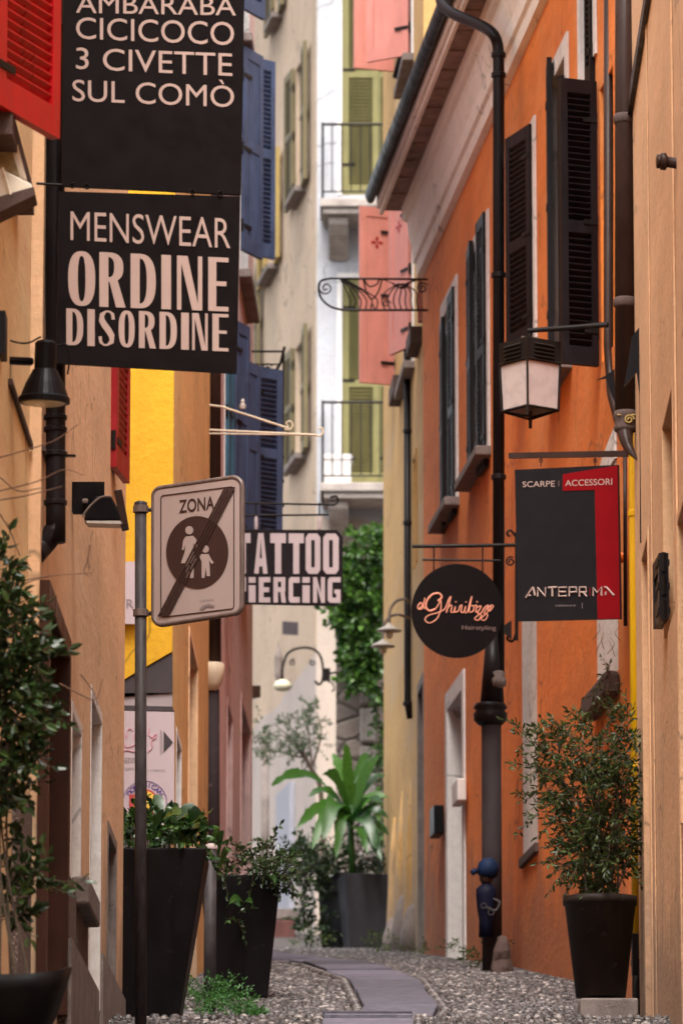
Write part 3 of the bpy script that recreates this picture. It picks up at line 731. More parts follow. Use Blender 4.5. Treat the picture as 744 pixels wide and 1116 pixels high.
mb = MB(); mb.box(-5, xc - .004, 32.46, 32.497, 2.5, zat(774, 32.46)); mb.build('lower_wall', 'lightgrey', bC)

# poster with R
pl = Plane(120, 32.36, 151, 32.36)
o = MB(); pl.slab(o, [(112, 612), (151, 612), (151, 680), (112, 680)], -.02, 0)
s1 = thing('wall_poster', pl.p(140, 680), 'narrow white plate with a grey letter R on the yellow wall beside the sign post', 'wall sign'); o.build('panel', 'poster', s1)
text(pl, 'R', ((138, 653, 663), (146, 653, 663)), 'greyink', s1)
# big poster
pl = Plane(110, 32.40, 189, 32.40)
s2 = thing('shop_poster', pl.p(150, 890), 'pale pink poster with a black arrow and a round yellow badge behind the leafy planter', 'poster')
o = MB(); pl.slab(o, [(108, 774), (190, 776), (190, 905), (108, 905)], -.025, 0); o.build('panel', 'poster', s2)
o = MB(); pl.slab(o, [(178.5, 797), (188.5, 809), (178.5, 820)], 0.001, .004); o.build('arrow', 'greyawn', s2)
o = MB(); strokes(pl, [[(175, 795), (175, 823)], [(176.6, 797), (176.6, 821)]], .0018, .002, o); o.build('line', 'greyink', s2)
text(pl, 'H', ((135, 799, 806), (139, 799, 806)), 'pinkink', s2); text(pl, 'H', ((146, 799, 806), (150, 799, 806)), 'pinkink', s2)
o = MB(); strokes(pl, [[(136, 810), (137, 814), (142, 814), (148, 811)], [(139, 797), (142, 794), (145, 797)]], .0022, .003, o)
strokes(pl, [[(130, 821), (137, 818), (144, 819), (150, 820)], [(161, 820), (166, 815), (165, 808), (170, 804), (170, 800), (166, 804), (162, 800), (163, 794)]], .0025, .003, o)
o.build('drawing', 'pinkink', s2)
text(pl, 'PREZZI', ((130, 826, 831), (147, 826, 831)), 'greyink', s2, bold=.01)
text(pl, 'le creazioni', ((130, 836, 839), (146, 836, 839)), 'greyink', s2); text(pl, 'e artigianato', ((161, 838, 841), (180, 838, 841)), 'greyink', s2)
bc = (158, 875)
def disc(pl, c, r, o0, o1, mat, par, name, ry=None, n=40):
    o = MB(); ry = ry or r; pl.slab(o, [(c[0] + r * math.cos(2 * math.pi * k / n), c[1] + ry * math.sin(2 * math.pi * k / n)) for k in range(n)], o0, o1); return o.build(name, mat, par)
def ring(pl, c, r, off, th, mat, par, name, ry=None, n=40):
    ry = ry or r; o = MB(); o.tube([pl.p(c[0] + r * math.cos(2 * math.pi * k / n), c[1] + ry * math.sin(2 * math.pi * k / n), off) for k in range(n + 1)], th, 5, False); return o.build(name, mat, par)
ring(pl, bc, 24, .003, .0016, 'purpleink', s2, 'badge_ring'); disc(pl, bc, 15, .001, .004, 'redink', s2, 'badge'); disc(pl, bc, 13, .004, .006, 'yellowink', s2, 'badge_centre')
for k, ch in enumerate('DOMINICAN'):   # letters round the badge
    vs, fs, (a, b, c, d) = glyphs(ch, .02); an = math.radians(148 - k * 14.5); cx_, cy_ = bc[0] + 17.3 * math.cos(an), bc[1] - 17.3 * math.sin(an)
    ux, uy = math.sin(an), math.cos(an); s_ = 7.2
    out = []
    for v in vs:
        lx = (v[0] - (a + b) / 2) * s_; lz = v[1] * s_
        out.append(pl.p(cx_ + lx * ux + lz * math.cos(an), cy_ + lx * uy - lz * math.sin(an), .003))
    m_ = MB(); m_.add(out, fs); m_.build('lettering', 'purpleink', s2, recalc=False)
o = MB(); pl.slab(o, [(141, 866), (146, 866), (146, 890), (141, 890)], .0065, .008); o.build('badge_stripe', 'redink', s2)

# cream wall post beside the door (small white pole)
# mauve pink building
bD = thing('pink_building', (-.8, 42, gz(42)), 'mauve pink building with blue shutters further along on the left', 'building')
wD = Wall([(xat(236, 38.95), 38.95), (xat(275, 45.4), 45.4)], 1)
window(wD, bD, wD.rect(247, 252.5, 765, 1000), depth=.14, frame='pink', fw=.04, pane='brownwood', kind='door', proud=.01)
window(wD, bD, wD.rect(262, 272, 762, 1030), depth=.2, frame='pink', fw=.05, pane='glass', kind='door', proud=.012, mull=False)
# windows with blue shutters: lower near, lower far, upper
DW = {}
for nm, (a, b, zt, zb, ref) in {'l1': (243, 251, 360, 560, 243), 'l2': (258, 268, 390, 600, 258), 'u1': (259, 267.5, 70, 285, 259), 'u0': (259, 267.5, -210, 20, 259)}.items():
    t0, t1, z0, z1 = wD.rect(a, b, zt, zb, ref); DW[nm] = (window(wD, bD, (t0, t1, z0, z1), depth=.16, frame='trim', fw=.06, sill='greystone', proud=.01), t0, t1, z0, z1)
def dleaf(key, t, px, D, zt, zb, mat, style='louvre', **k):
    win = DW[key][0]; h = wD.pt(t, 0, .02); f = (xat(px, D), D)
    return shutter(win, (h.x, h.y), f, zat(zb, D), zat(zt, D), mat, style, **k)
dleaf('l1', DW['l1'][1] - .04, 252, wD.pt(DW['l1'][1], 0).y + .25, 352, 562, 'tealshut', 'board')
dleaf('l1', DW['l1'][2] + .03, 269, wD.pt(DW['l1'][2], 0).y + .28, 357, 575, 'blueshut', 'board')
dleaf('l2', DW['l2'][1] - .03, 281, wD.pt(DW['l2'][1], 0).y + .3, 400, 590, 'blueshut', 'board')
dleaf('l2', DW['l2'][2] + .03, 306, wD.pt(DW['l2'][2], 0).y + .25, 404, 600, 'blueshut')
dleaf('u1', DW['u1'][1] - .03, 283, wD.pt(DW['u1'][1], 0).y + .3, 62, 283, 'blueshut', 'board')
dleaf('u1', DW['u1'][2] + .03, 297, wD.pt(DW['u1'][2], 0).y + .22, 68, 283, 'blueshut')
dleaf('u0', DW['u0'][1] - .03, 285, wD.pt(DW['u0'][1], 0).y + .3, -215, 22, 'blueshut')
wD.build(bD, 'pink', 2.5, 13.8)

# dark pipe between apricot flank and pink wall
bP = thing('drainpipe', at(232, 900, 38.8), 'tall dark drainpipe with a cream funnel between the apricot and the pink wall', 'drainpipe')
mb = MB(); mb.tube([at(233, -250, 38.7), at(233.5, 735, 38.7)], .05, 12); mb.build('pipe', 'bronze', bP, smooth=True)
mb = MB(); q = at(231, 750, 38.65); mb.lathe(q, [(.035, -.02), (.07, .03), (.085, .10), (.09, .17), (.075, .18)], 16); mb.build('funnel', 'creamiron', bP, smooth=True)
mb = MB(); mb.tube([at(231.5, 752, 38.68), at(232, 1000, 38.68)], .052, 14)
mb.build('lower_pipe', 'peel', bP, smooth=True)

# cream iron bracket
t = thing('sign_bracket', at(229, 470, 37.8), 'cream painted iron bracket with small curls reaching over the lane below the menswear sign', 'bracket')
mb = MB(); A = lambda x, y, D=37.6: at(x, y, D)
mb.tube([A(228, 468.5), A(343, 474)], .008, 6); mb.tube([A(228, 472.5), A(330, 474)], .006, 6)
mb.tube([A(228, 441.5), A(241, 443), A(315, 467)], .008, 6)
mb.tube(smooth([A(310, 468), A(316, 468), A(319, 463), A(316, 459), A(312, 461), A(314, 465)], 4), .006, 5)
mb.tube(smooth([A(343, 474), A(349, 475), A(352, 470), A(350, 466), A(347, 468)], 4), .007, 5); mb.build('bracket_arm', 'creamiron', t)
mb = MB(); mb.lathe(A(264.5, 446), [(.004, 0), (.02, .005), (.024, .03), (.012, .04), (.015, .06), (.003, .075)], 10); mb.build('finial', 'lampwhite', t)

# tattoo sign
pl = Plane(255, 40.0, 374, 40.2)
s = thing('hanging_sign', pl.p(318, 660), 'black and white TATTOO PIERCING board hanging behind the zona sign', 'shop sign')
mb = MB(); pl.slab(mb, [(256, 577), (367, 577.5), (373.5, 585), (373, 653), (366, 660), (256, 658)], -.03, 0); mb.build('board', 'bigboard', s)
letters(pl, [('T', 256, 273), ('A', 277, 291.5), ('T', 294.5, 311.5), ('T', 314.5, 331), ('O', 333, 349), ('O', 352, 369)], block, (256, 581, 370, 581.5), (256, 625, 370, 625.5), 'whitel', s)
letters(pl, [('P', 256, 268), ('i', 271, 278.5), ('E', 282, 294.5), ('R', 298, 311.5), ('C', 314.5, 326.5), ('i', 329.5, 337.5), ('N', 341, 354), ('G', 357, 371)], block, (256, 629, 370, 629), (256, 656.5, 370, 657), 'whitel', s)
mb = MB()
for x in (279, 348): mb.lathe(pl.p(x, 577, -.015), [(.012, 0), (.014, .02), (.014, .07), (.009, .1)], 8)
mb.build('hanger', 'whitel', s)
mb = MB(); q = pl
mb.tube([q.p(250, 548, -.015), q.p(358, 550, -.015)], .008, 6); mb.tube([q.p(250, 562, -.015), q.p(358, 561, -.015)], .008, 6)
mb.tube(smooth([q.p(355, 550, -.015), q.p(364, 550, -.015), q.p(368, 546, -.015), q.p(366, 541, -.015), q.p(360, 542, -.015)], 4), .009, 6)
for x in (279, 348): mb.tube([q.p(x, 548, -.015), q.p(x, 578, -.015)], .006, 6)
mb.tube([q.p(352, 550, -.015), q.p(352, 535, -.015)], .006, 6); mb.build('bracket', 'iron', s)

# black scroll bracket behind the blue shutter
t = thing('scroll_bracket', at(275, 400, 44.5), 'black iron scroll bracket above the louvred blue shutter', 'bracket')
mb = MB(); A = lambda x, y, D=45.0: at(x, y, D)
mb.tube([A(272, 383), A(310, 383)], .010, 6); mb.tube([A(276, 397), A(304, 397)], .007, 6); mb.tube([A(310, 378), A(306, 395), A(298, 409)], .014, 6)
mb.tube([A(309, 383), A(308, 500), A(306, 590)], .010, 6); mb.tube(spiral(A(291, 402), Vector((1, 0, 0)), UP, .05, .01, .5, 1.5), .007, 5)
for k in range(6): mb.tube(spiral(A(307, 420 + k * 26), Vector((1, 0, 0)), UP, .035, .008, 1.2, 1.2, 10), .007, 5)
mb.build('scrollwork', 'iron', t)

# ================================================================== FAR BUILDINGS
bE = thing('cream_building', (-.7, 62, gz(62)), 'pale cream corner building with open olive shutters at the bend of the lane', 'building')
kE = lambda D: (-500 + (845 * 60) / D - 372) / 6000 * D
wE = Wall([(kE(60.12), 60.12), (kE(85), 85.0)], -1)
def ewin(pa, pb, zt, zb, mat, ref, sw=.5):
    t0, t1, z0, z1 = wE.rect(pa, pb, zt, zb, ref); win = window(wE, bE, (t0, t1, z0, z1), depth=.2, frame='cream', fw=.05, sill='greystone', proud=.012, sillout=.14)
    for t_, d_ in ((t0 - .02, -1), (t1 + .02, 1)):
        h = wE.pt(t_, 0, .04); f = wE.pt(t_ + d_ * .45, 0, .07); shutter(win, (h.x, h.y), (f.x, f.y), z0 - .02, z1 + .02, mat, rails=(.5,), th=.045)
    return win
ewin(322.5, 332, 60, 205, 'olivebrown', 332)
ewin(292, 302, 175, 290, 'ochreshut', 302)
ewin(322.5, 333, 365, 495, 'olivebrown', 333)
ewin(299, 306, -120, 18, 'olivebrown', 306)
ewin(276, 281, 300, 420, 'olivebrown', 281)
wE.build(bE, 'cream', 5.5, 19.5)
mb = MB(); t0 = wE.t(300, 950); wE.bar(mb, wE.t(321, 950), wE.t(306, 950), 6.9, wE.z(318, 855), .003, .06); d_ = mb.build('door', 'doorwhite', bE)
mb = MB(); wE.bar(mb, wE.t(318, 950), wE.t(317, 950), 7.6, 7.9, .062, .10); mb.build('handle', 'iron', d_)
mb = MB(); P = at(300, 1015, 59.0); mb.box(-1.6, -.50, 58.6, 59.9, gz(59) - .3, zat(1003, 58.6)); mb.build('doorstep', 'step', bE, bevel=.01)
mb = MB(); mb.box(-1.6, -.46, 58.9, 59.95, zat(1002, 58.9), zat(990, 58.9)); mb.build('doorstep', 'greystone', bE, bevel=.01)
# small wall plates on it
o = MB(); pl = Plane(308, 59.5, 326, 59.6); pl.slab(o, [(309, 677), (325, 678), (325, 692), (309, 691)], -.03, 0); pl.w
o = o.build('wall_plate', 'greyawn'); tag(o, 'small dark plate high on the cream wall under the tattoo board', 'plate')
o = MB(); pl = Plane(270, 50, 286, 50.1); pl.slab(o, [(273, 747), (284, 747), (284, 760), (273, 760)], -.12, 0); o = o.build('wall_box', 'bronze'); tag(o, 'small black box on the corner of the pink wall, left of the arched lamp', 'box')

# white facade with balconies
bF = thing('white_building', (.2, 60.1, gz(60)), 'whitewashed building with olive louvred balcony doors closing the lane', 'building')
wF = Wall([(kE(60.12) + .012, 60.02), (1.9, 60.06)], 1)
wF.side = -1; d_, n_ = wF.dirn(0)
if n_.y > 0: wF.side = 1
fdoors = []
for (zt, zb) in ((-60, 213), (303, 527)):
    t0, t1 = wF.t(372, 300), wF.t(423, 300); z0, z1 = zat(zb, 60.05), zat(zt, 60.05)
    win = window(wF, bF, (t0, t1, z0, z1), depth=.12, frame='trim', fw=.05, pane='glass', kind='balcony_door', mull=False, proud=.01)
    for a, b in ((t0 + .012, (t0 + t1) / 2 + .16), ((t0 + t1) / 2 + .165, t1 - .012)):
        h = wF.pt(a, 0, -.05); f = wF.pt(b, 0, -.05); shutter(win, (h.x, h.y), (f.x, f.y), z0 + .01, z1 - .01, 'greenshut', rails=(.47,), th=.04)
wF.build(bF, 'white', 5.5, 19.2)
def balcony(yt, yslab, dep, nm):
    b = MB(); x0 = xat(348.5, 59.3, yslab); x1 = 1.5; zs = zat(yslab, 59.3)
    b.box(x0, x1, 59.28, 60.0, zs - .10, zs); b.box(x0 + .03, x1, 59.32, 60.0, zs - .17, zs - .101)
    sl = b.build('balcony', 'balconystone', bF, bevel=.015)
    c = MB()
    for xx in (xat(358, 59.6, yslab), ):
        P = [Vector((xx, 60.0, zs - .171)), Vector((xx, 59.42, zs - .171)), Vector((xx, 59.42, zs - .26)), Vector((xx, 59.55, zs - .36)), Vector((xx, 59.72, zs - .42)), Vector((xx, 60.0, zs - .55))]
        c.prism(P, Vector((.22, 0, 0)))
    c.build('corbel', 'balconystone', sl, bevel=.02)
    r = MB(); zt = zat(yt, 59.3); xl = x0 + .03
    r.tube([(xl, 60.0, zt), (xl, 59.32, zt), (x1, 59.32, zt)], .016, 6); r.tube([(xl, 60.0, zs + .08), (xl, 59.32, zs + .08), (x1, 59.32, zs + .08)], .010, 6)
    r.tube([(xl, 59.32, zs), (xl, 59.32, zt + .02)], .016, 6)
    k = 1
    while xl + k * .105 < x1: r.tube([(xl + k * .105, 59.32, zs + .08), (xl + k * .105, 59.32, zt)], .0075, 5); k += 1
    for k in range(1, 6): r.tube([(xl, 59.32 + k * .11, zs + .08), (xl, 59.32 + k * .11, zt)], .0075, 5)
    r.build('railing', 'iron', sl); return sl, zs
balcony(135, 216, .7, 'u'); sl, zs = balcony(438, 526, .7, 'l')
mb = MB(); a, b = xat(352, 59.5), xat(383, 59.5); mb.box(a, b, 59.42, 59.75, zs + .005, zs + .30); mb.box(a - .012, b + .012, 59.41, 59.76, zs + .28, zs + .345)
o = mb.build('planter_box', 'trim', bevel=.01); tag(o, 'white rectangular flower trough standing on the lower balcony floor', 'planter')

# rubble garden wall with ivy
mb = MB(); x0, x1 = xat(366, 56), 1.2; zt = zat(600, 56); zb = gz(56) - .3
mb.box(x0, x1, 56, 57.2, zb, zt)
rwt = thing('stone_wall', (x0, 56, gz(56)), 'old rubble stone wall below the ivy behind the banana plant', 'wall'); mb.build('masonry', 'rubble', rwt)
mb = MB(); xb = xat(392, 55.9)
for k in range(9):
    z_ = zat(1020 - k * 42, 55.9); mb.box(xb, xat(409, 55.9), 55.84, 55.998, z_ + .01, z_ + .38 + random.uniform(-.03, .01))
mb.build('stone_blocks', 'balconystone', rwt, bevel=.02)
lf, tw = MB(), MB()
for _ in range(520):
    f = random.random(); py = 575 + 172 * f; hw = 28 if py < 670 else 28 - (py - 670) * .3
    px = 393 + random.uniform(-1, 1) * hw * (0.75 + .25 * random.random()) + (3 if py < 620 else 0); D = random.uniform(55.1, 56.1)
    if py > 690 and px < 372 and random.random() < .6: continue
    if py < 600 and px < 388 - (600 - py) * .3: continue
    p = at(px, py, D); sprig(lf, tw, p, Vector((random.uniform(-.6, .6), -.6, random.uniform(-.6, .5))), random.uniform(.15, .3), 9, .085, .062, .003, .6)
for _ in range(34):
    p = at(random.uniform(409, 418), random.uniform(740, 900), random.uniform(55.4, 55.8)); sprig(lf, tw, p, Vector((random.uniform(-.5, .5), -.4, -.6)), .2, 8, .08, .055, .003, .6)
iv = thing('ivy', at(392, 800, 55.5), 'lush green ivy hanging over the rubble wall beside the ochre house', 'ivy'); lf.build('foliage', 'leafivy', iv, recalc=False); tw.build('stems', 'bark', iv, recalc=False)

# arched wall lamp
t = thing('arched_lamp', at(330, 745, 55), 'curved iron lamp bracket arching in front of the pale wall below the tattoo board', 'wall lamp')
A = lambda x, y, D=55.5: at(x, y, D)
mb = MB(); mb.tube(smooth([A(308, 740), A(308, 728), A(313, 713), A(325, 706.5), A(340, 707), A(349, 715), A(352, 730), A(351, 742), A(347, 746), A(343, 742)], 6), .013, 7)
mb.tube(spiral(A(319, 722), Vector((1, 0, 0)), UP, .035, .008, 1, 1.3), .007, 5); mb.tube(spiral(A(341, 722), Vector((1, 0, 0)), UP, .035, .008, 2, 1.3), .007, 5)
mb.tube([A(352, 735), at(366, 733, 56.02)], .014, 6); mb.tube(smooth([A(357, 742), A(363, 746), A(364, 752), A(361, 753)], 4), .008, 5); mb.build('arm', 'iron', t)
mb = MB(); mb.lathe(A(308, 748), [(.02, .07), (.07, .05), (.10, .0), (.07, -.04), (.02, -.05)], 14); mb.build('lamp_shade', 'lampglass', t, smooth=True)
mb = MB(); mb.box(A(352, 0).x, A(360, 0).x, 55.45, 55.6, zat(741, 55.5), zat(729, 55.5)); mb.build('junction_box', 'iron', t)
# iron shutter stop / tall bottle shape on the wall
mb = MB(); mb.lathe(at(303.5, 745, 62), [(.02, 0), (.045, .1), (.045, .3), (.015, .42), (.006, .48)], 10); o = mb.build('wall_finial', 'greystone'); tag(o, 'slim pointed grey stone ornament on the pale wall left of the arched lamp', 'ornament')

# slender tree behind
t = thing('slender_tree', (xat(340, 57), 57, gz(57)), 'thin small leaved tree in front of the pale wall above the black planters', 'tree')
tr, lf = MB(), MB(); A = lambda x, y, D=57.0: at(x, y, D)
base = Vector((xat(352, 57, 1000), 57, gz(57)))
tr.tube(smooth([base, A(352, 930), A(349, 860), A(340, 840), A(330, 820)], 5), [.03] * 8 + [.026] * 8 + [.02] * 5, 8)
for pth in ([A(340, 840), A(338, 812), A(335, 785)], [A(336, 832), A(322, 815), A(306, 800)], [A(332, 825), A(318, 806), A(300, 790)], [A(340, 836), A(350, 800), A(345, 775)], [A(333, 826), A(312, 822), A(292, 815)]):
    tr.tube(smooth(pth, 4), [.014 - .0012 * i for i in range(9)], 6)
for (x, y, rx_, rz_, n_) in ((335, 790, .12, .16, 30), (315, 800, .17, .14, 36), (300, 812, .16, .12, 26), (347, 780, .07, .14, 14), (340, 812, .11, .13, 20), (287, 800, .06, .2, 18), (287, 822, .05, .16, 12), (325, 820, .12, .08, 14), (333, 770, .05, .08, 6)):
    clump(lf, tr, A(x, y), (rx_, .16, rz_), n_, .042, .020, .12, 7)
tr.build('trunk', 'bark', t, recalc=False); lf.build('crown', 'leafsage', t, recalc=False)
mb = MB(); mb.tube([at(289, 1003, 58.5), at(289, 800, 58.5)], .045, 10); o = mb.build('grey_post', 'greystone', smooth=True); tag(o, 'thin grey post in front of the pale wall, next to the pink wall corner', 'post')

# ================================================================== RIGHT SIDE
# ochre building
bG = thing('ochre_building', (.55, 48, gz(48)), 'ochre plastered building with salmon shutters and lumpy base beyond the orange house', 'building')
wG = Wall([(xat(463.5, 45.05), 45.05), (xat(418, 51), 51.0)], -1)
GW = {}
for nm, (a, b, zt, zb) in {'mid': (452, 443, 250, 395), 'up': (452, 443, -70, 60), 'low': (463, 461.5, 470, 590), 'door': (470 - 8, 459.5, 745, 1030)}.items():
    t0, t1 = sorted((wG.t(a), wG.t(b))); t0 = max(t0, .05); D_ = wG.pt(t0, 0).y
    GW[nm] = (t0, t1, zat(zb, D_), zat(zt, D_))
window(wG, bG, (.12, .75, gz(45.3) - .05, GW['door'][3]), depth=.25, frame='greystone', fw=.08, pane='black', kind='gate', mull=False)
w1 = window(wG, bG, GW['mid'], depth=.18, frame='trim', fw=.06, sill='greystone'); w2 = window(wG, bG, GW['up'], depth=.18, frame='trim', fw=.06, sill='greystone')
w3 = window(wG, bG, (1.0, 1.3, GW['low'][2], GW['low'][3]), depth=.2, frame='ochre', fw=.04, pane='glass')
wG.build(bG, 'ochre', 4.0, 15.2, back=2.2)
for (win, zt, zb, dz) in ((w1, 228, 413, 0), (w2, -190, 78, 0)):
    tF = wG.t(432); h = wG.pt(tF, 0, .02)
    shutter(win, (h.x, h.y), (xat(392 if win is w1 else 386, h.y - .12), h.y - .12), zat(zb + (7 if win is w1 else 0), h.y), zat(zt, h.y), 'pinkshut', 'panel', rails=() if win is w1 else (.5,), cross=(win is w1))
    tN = wG.t(450); h = wG.pt(tN, 0, .02)
    if win is w1: shutter(win, (h.x, h.y), (xat(426, h.y + .35), h.y + .35), zat(378, h.y), zat(208, h.y), 'pinkshut', 'panel', rails=(), cross=True)
    else: shutter(win, (h.x, h.y), (xat(401, h.y + .25), h.y + .25), zat(60, h.y), zat(-190, h.y), 'pinkshut', 'panel', rails=())
h = wG.pt(.25, 0, .02); shutter(w1, (h.x, h.y), (xat(458.5, h.y - .1), h.y - .1), zat(352, h.y), zat(232, h.y), 'pinkshut', 'panel', rails=())
mb = MB(); wG.bar(mb, .3, .9, zat(372, 45.3), zat(354, 45.3), .004, .10); mb.build('window_sill', 'ledge', bG)
mb = MB(); wG.bar(mb, 2.7, 3.4, zat(432, 48), zat(415, 48), .004, .10); mb.build('window_sill', 'ledge', bG)
# lumpy ochre buttress foot
mb = MB()
for (px, D_, r_, yt) in ((424, 49.2, .06, 880), (433, 48.2, .07, 850), (444, 47.0, .07, 820), (429, 48.8, .05, 900)):
    q = at(px, 1036, D_); top = zat(yt, D_) - q.z; mb.lathe(Vector((q.x + .05, q.y, gz(D_) - .1)), [(r_ * 1.5, 0), (r_ * 1.4, .15), (r_ * 1.15, top * .35), (r_ * .8, top * .7), (.01, top)], 12)
mb.build('buttress', 'ochre', bG, smooth=True)
mb = MB()
for (px, D_, r_, yt) in ((436, 47.7, .085, 975), (446, 46.6, .09, 985), (425, 48.9, .085, 1000)):
    q = at(px, 1036, D_); top = zat(yt, D_) - gz(D_) + .1; mb.lathe(Vector((q.x + .03, q.y - .05, gz(D_) - .1)), [(r_ * 1.35, 0), (r_ * 1.2, top * .5), (r_ * .6, top * .9), (.01, top)], 12)
mb.build('cement_foot', 'greystone', bG, smooth=True)

bP = thing('drainpipe', at(444, 785, 46.5), 'slim black drainpipe running down the ochre wall under the salmon shutters', 'drainpipe')
mb = MB(); mb.tube([at(443.5, 376, 46.8), at(444, 765, 46.8), at(447, 783, 46.8)], .032, 10); mb.build('pipe', 'blackpipe', bP, smooth=True)
mb = MB()
for y_ in (470, 570, 767): mb.lathe(at(444, y_, 46.8), [(.034, -.02), (.042, -.015), (.042, .015), (.034, .02)], 10)
mb.build('collar', 'blackpipe', bP)
bP = thing('drainpipe', at(438, 60, 47.6), 'short dark drainpipe beside the uppermost salmon shutters under the eaves', 'drainpipe')
mb = MB(); mb.tube([at(437.5, -200, 47.3), at(437.5, 62, 47.3), at(432, 85, 47.3)], .04, 10); mb.build('pipe', 'blackpipe', bP, smooth=True)

# ornate iron grille bracket
D_ = 44.6; pl = Plane(347, D_, 470, D_)
t = thing('ornate_bracket', pl.p(470, 340), 'ornate wrought iron panel of scrolls crossing in front of the salmon shutter', 'bracket')
q = lambda x, y: pl.p(x, y)
mb = MB(); mb.tube([q(471, 304.5), q(372, 303.5), q(358, 303.5)], .010, 6); mb.tube([q(471, 340.5), q(470, 338), q(372, 338)], .010, 6)
mb.tube([q(470, 304), q(470, 341)], .012, 6); mb.tube(smooth([q(360, 303.5), q(350, 306), q(347, 314), q(350, 325), q(360, 334), q(374, 338)], 5), .010, 6)
ex = Vector((1, 0, 0))
mb.tube(spiral(q(355, 314), ex, UP, .06, .008, 2.5, 1.6, 22), .007, 5); mb.tube(spiral(q(460, 314), ex, UP, .05, .008, .5, 1.6, 22), .007, 5)
for k in range(6):
    x = 372 + k * 5; mb.tube(smooth([q(371 + k * 1.2, 305), q(x + 4, 314 + k), q(x + 9 + k, 327), q(x + 8 + k, 337)], 5), .006, 5)
mb.tube(smooth([q(396, 305), q(399, 318), q(405, 326), q(412, 318), q(416, 305)], 5), .007, 5); mb.tube(smooth([q(396, 304), q(402, 312), q(410, 310), q(413, 305)], 5), .007, 5)
for k in range(7):
    x = 419 + k * 5.5; mb.tube(smooth([q(434 + k * .9, 309), q(x + 1, 318), q(x - 3 + k * .8, 328), q(x + k * .5, 337)], 5), .006, 5)
mb.tube(spiral(q(421, 331), ex, UP, .035, .006, 0, 1.4, 14), .006, 5)
mb.tube(smooth([q(404, 338), q(405, 331), q(409, 338)], 4), .006, 5)
mb.tube(smooth([q(418, 305), q(428, 309), q(437, 314), q(446, 308), q(454, 305)], 4), [.004] * 4 + [.008] * 5 + [.016] * 3 + [.008] * 5, 6)
mb.build('scrollwork', 'iron', t)

# orange building
OR = lambda D: (-162 + 28116 / D - 372) / 6000 * D
bH = thing('orange_building', (1.3, 39, gz(39)), 'long orange house with dark shutters, white cornice and deep eaves on the right', 'building')
wH = Wall([(OR(33.0), 33.0), (OR(45), 45.0)], -1)
OW = []
for (a, b, zt, zb) in ((623, 606, 45, 395), (586, 570, 128, 372), (534, 515, 240, 520), (499, 485, 310, 585)):
    t0, t1 = wH.t(a), wH.t(b); D_ = wH.pt(t0, 0).y
    r = (t0, t1, zat({395: 395, 372: 372, 520: 490, 585: 545}[zb], D_), zat({45: 60, 128: 150, 240: 250, 310: 320}[zt], D_)); OW.append((window(wH, bH, r, depth=.2, frame='trim', fw=.13, sill='greystone', sillout=.12), r))
wn = window(wH, bH, (wH.t(675), wH.t(660), zat(392, 34), zat(95, 34)), depth=.2, frame='orange', fw=.03, proud=.004)
w0 = window(wH, bH, (wH.t(655), wH.t(640), zat(90, 34.9), zat(-200, 34.9)), depth=.2, frame='trim', fw=.10, sill=None)
dr = window(wH, bH, (wH.t(505), wH.t(489), gz(42) - .1, zat(752, 42.1)), depth=.42, frame='trim', fw=.14, pane='doorwhite', kind='door', mull=False)
# blank white niches
n1 = window(wH, bH, (wH.t(585), wH.t(569), zat(922, 37.7), zat(560, 37.7)), depth=.004, frame='trim', fw=.01, pane='trim', sill='ledge', mull=False, surround=False, sillout=.03)
n2 = window(wH, bH, (wH.t(674), wH.t(651), zat(735, 33.7), zat(508, 33.7)), depth=.004, frame='trim', fw=.01, pane='trim', mull=False, surround=False)
wH.build(bH, 'orange', 2.8, 11.6, back=4)
# arch head of the near niche
mb = MB(); ta, tb = wH.t(675), wH.t(651); d, nn = wH.dirn(1); zc = zat(508, 33.7) + .004
P = [wH.pt(tb, zc, .003), wH.pt(ta, zc, .003), wH.pt(ta, zat(462, 33.4), .003), wH.pt(ta + .2, zat(466, 33.4), .003), wH.pt(ta * .4 + tb * .6, zat(484, 33.6), .003)]
mb.prism(P, nn * .012); mb.build('arch_head', 'trim', n2)
mb = MB(); wH.bar(mb, ta - .05, tb + .08, zat(738, 33.7) - .16, zat(738, 33.7), .003, .10); mb.build('sill', 'ledge', n2, bevel=.03)
# shutters on the orange house
def oleaf(i, tpos, px, D, zt, zb, mat='brownshut', **k):
    win = OW[i][0]; h = wH.pt(tpos, 0, .02); return shutter(win, (h.x, h.y), (xat(px, D), D), zat(zb, D), zat(zt, D), mat, **k)
h = wH.pt(wH.t(658), 0, .02); shutter(wn, (h.x, h.y), (xat(614.5, h.y - .10), h.y - .10), zat(396, h.y - .10), zat(85, h.y - .10), 'brownshut', rails=(.46,), th=.045)
r = OW[0][1]; hD = wH.pt(r[0], 0).y; oleaf(0, r[0] - .02, 614.5, hD + .02, 84, 393, rails=(.5,), th=.045)
hD = wH.pt(r[1], 0).y; oleaf(0, r[1] + .02, 603.5, hD - .30, 62, 372, rails=(.5,))
r = OW[1][1]; hD = wH.pt(r[0], 0).y; oleaf(1, r[0] - .01, 556, hD + .42, 152, 385, rails=(.45,))
r = OW[2][1]; hD = wH.pt(r[0], 0).y; oleaf(2, r[0] - .01, 522.5, hD + .40, 245, 520, rails=(.45,)); hD = wH.pt(r[1], 0).y; oleaf(2, r[1] + .01, 515.3, hD - .42, 262, 508, rails=(.45,))
r = OW[3][1]; hD = wH.pt(r[0], 0).y; oleaf(3, r[0] - .01, 490.5, hD + .40, 325, 570, rails=(.45,)); hD = wH.pt(r[1], 0).y; oleaf(3, r[1] + .01, 484.3, hD - .38, 345, 572, rails=(.45,))
h = wH.pt(wH.t(655), 0, .02); shutter(w0, (h.x, h.y), (xat(645.5, h.y + .1), h.y + .1), zat(90, h.y), zat(-200, h.y), 'brownshut', rails=(.5,))
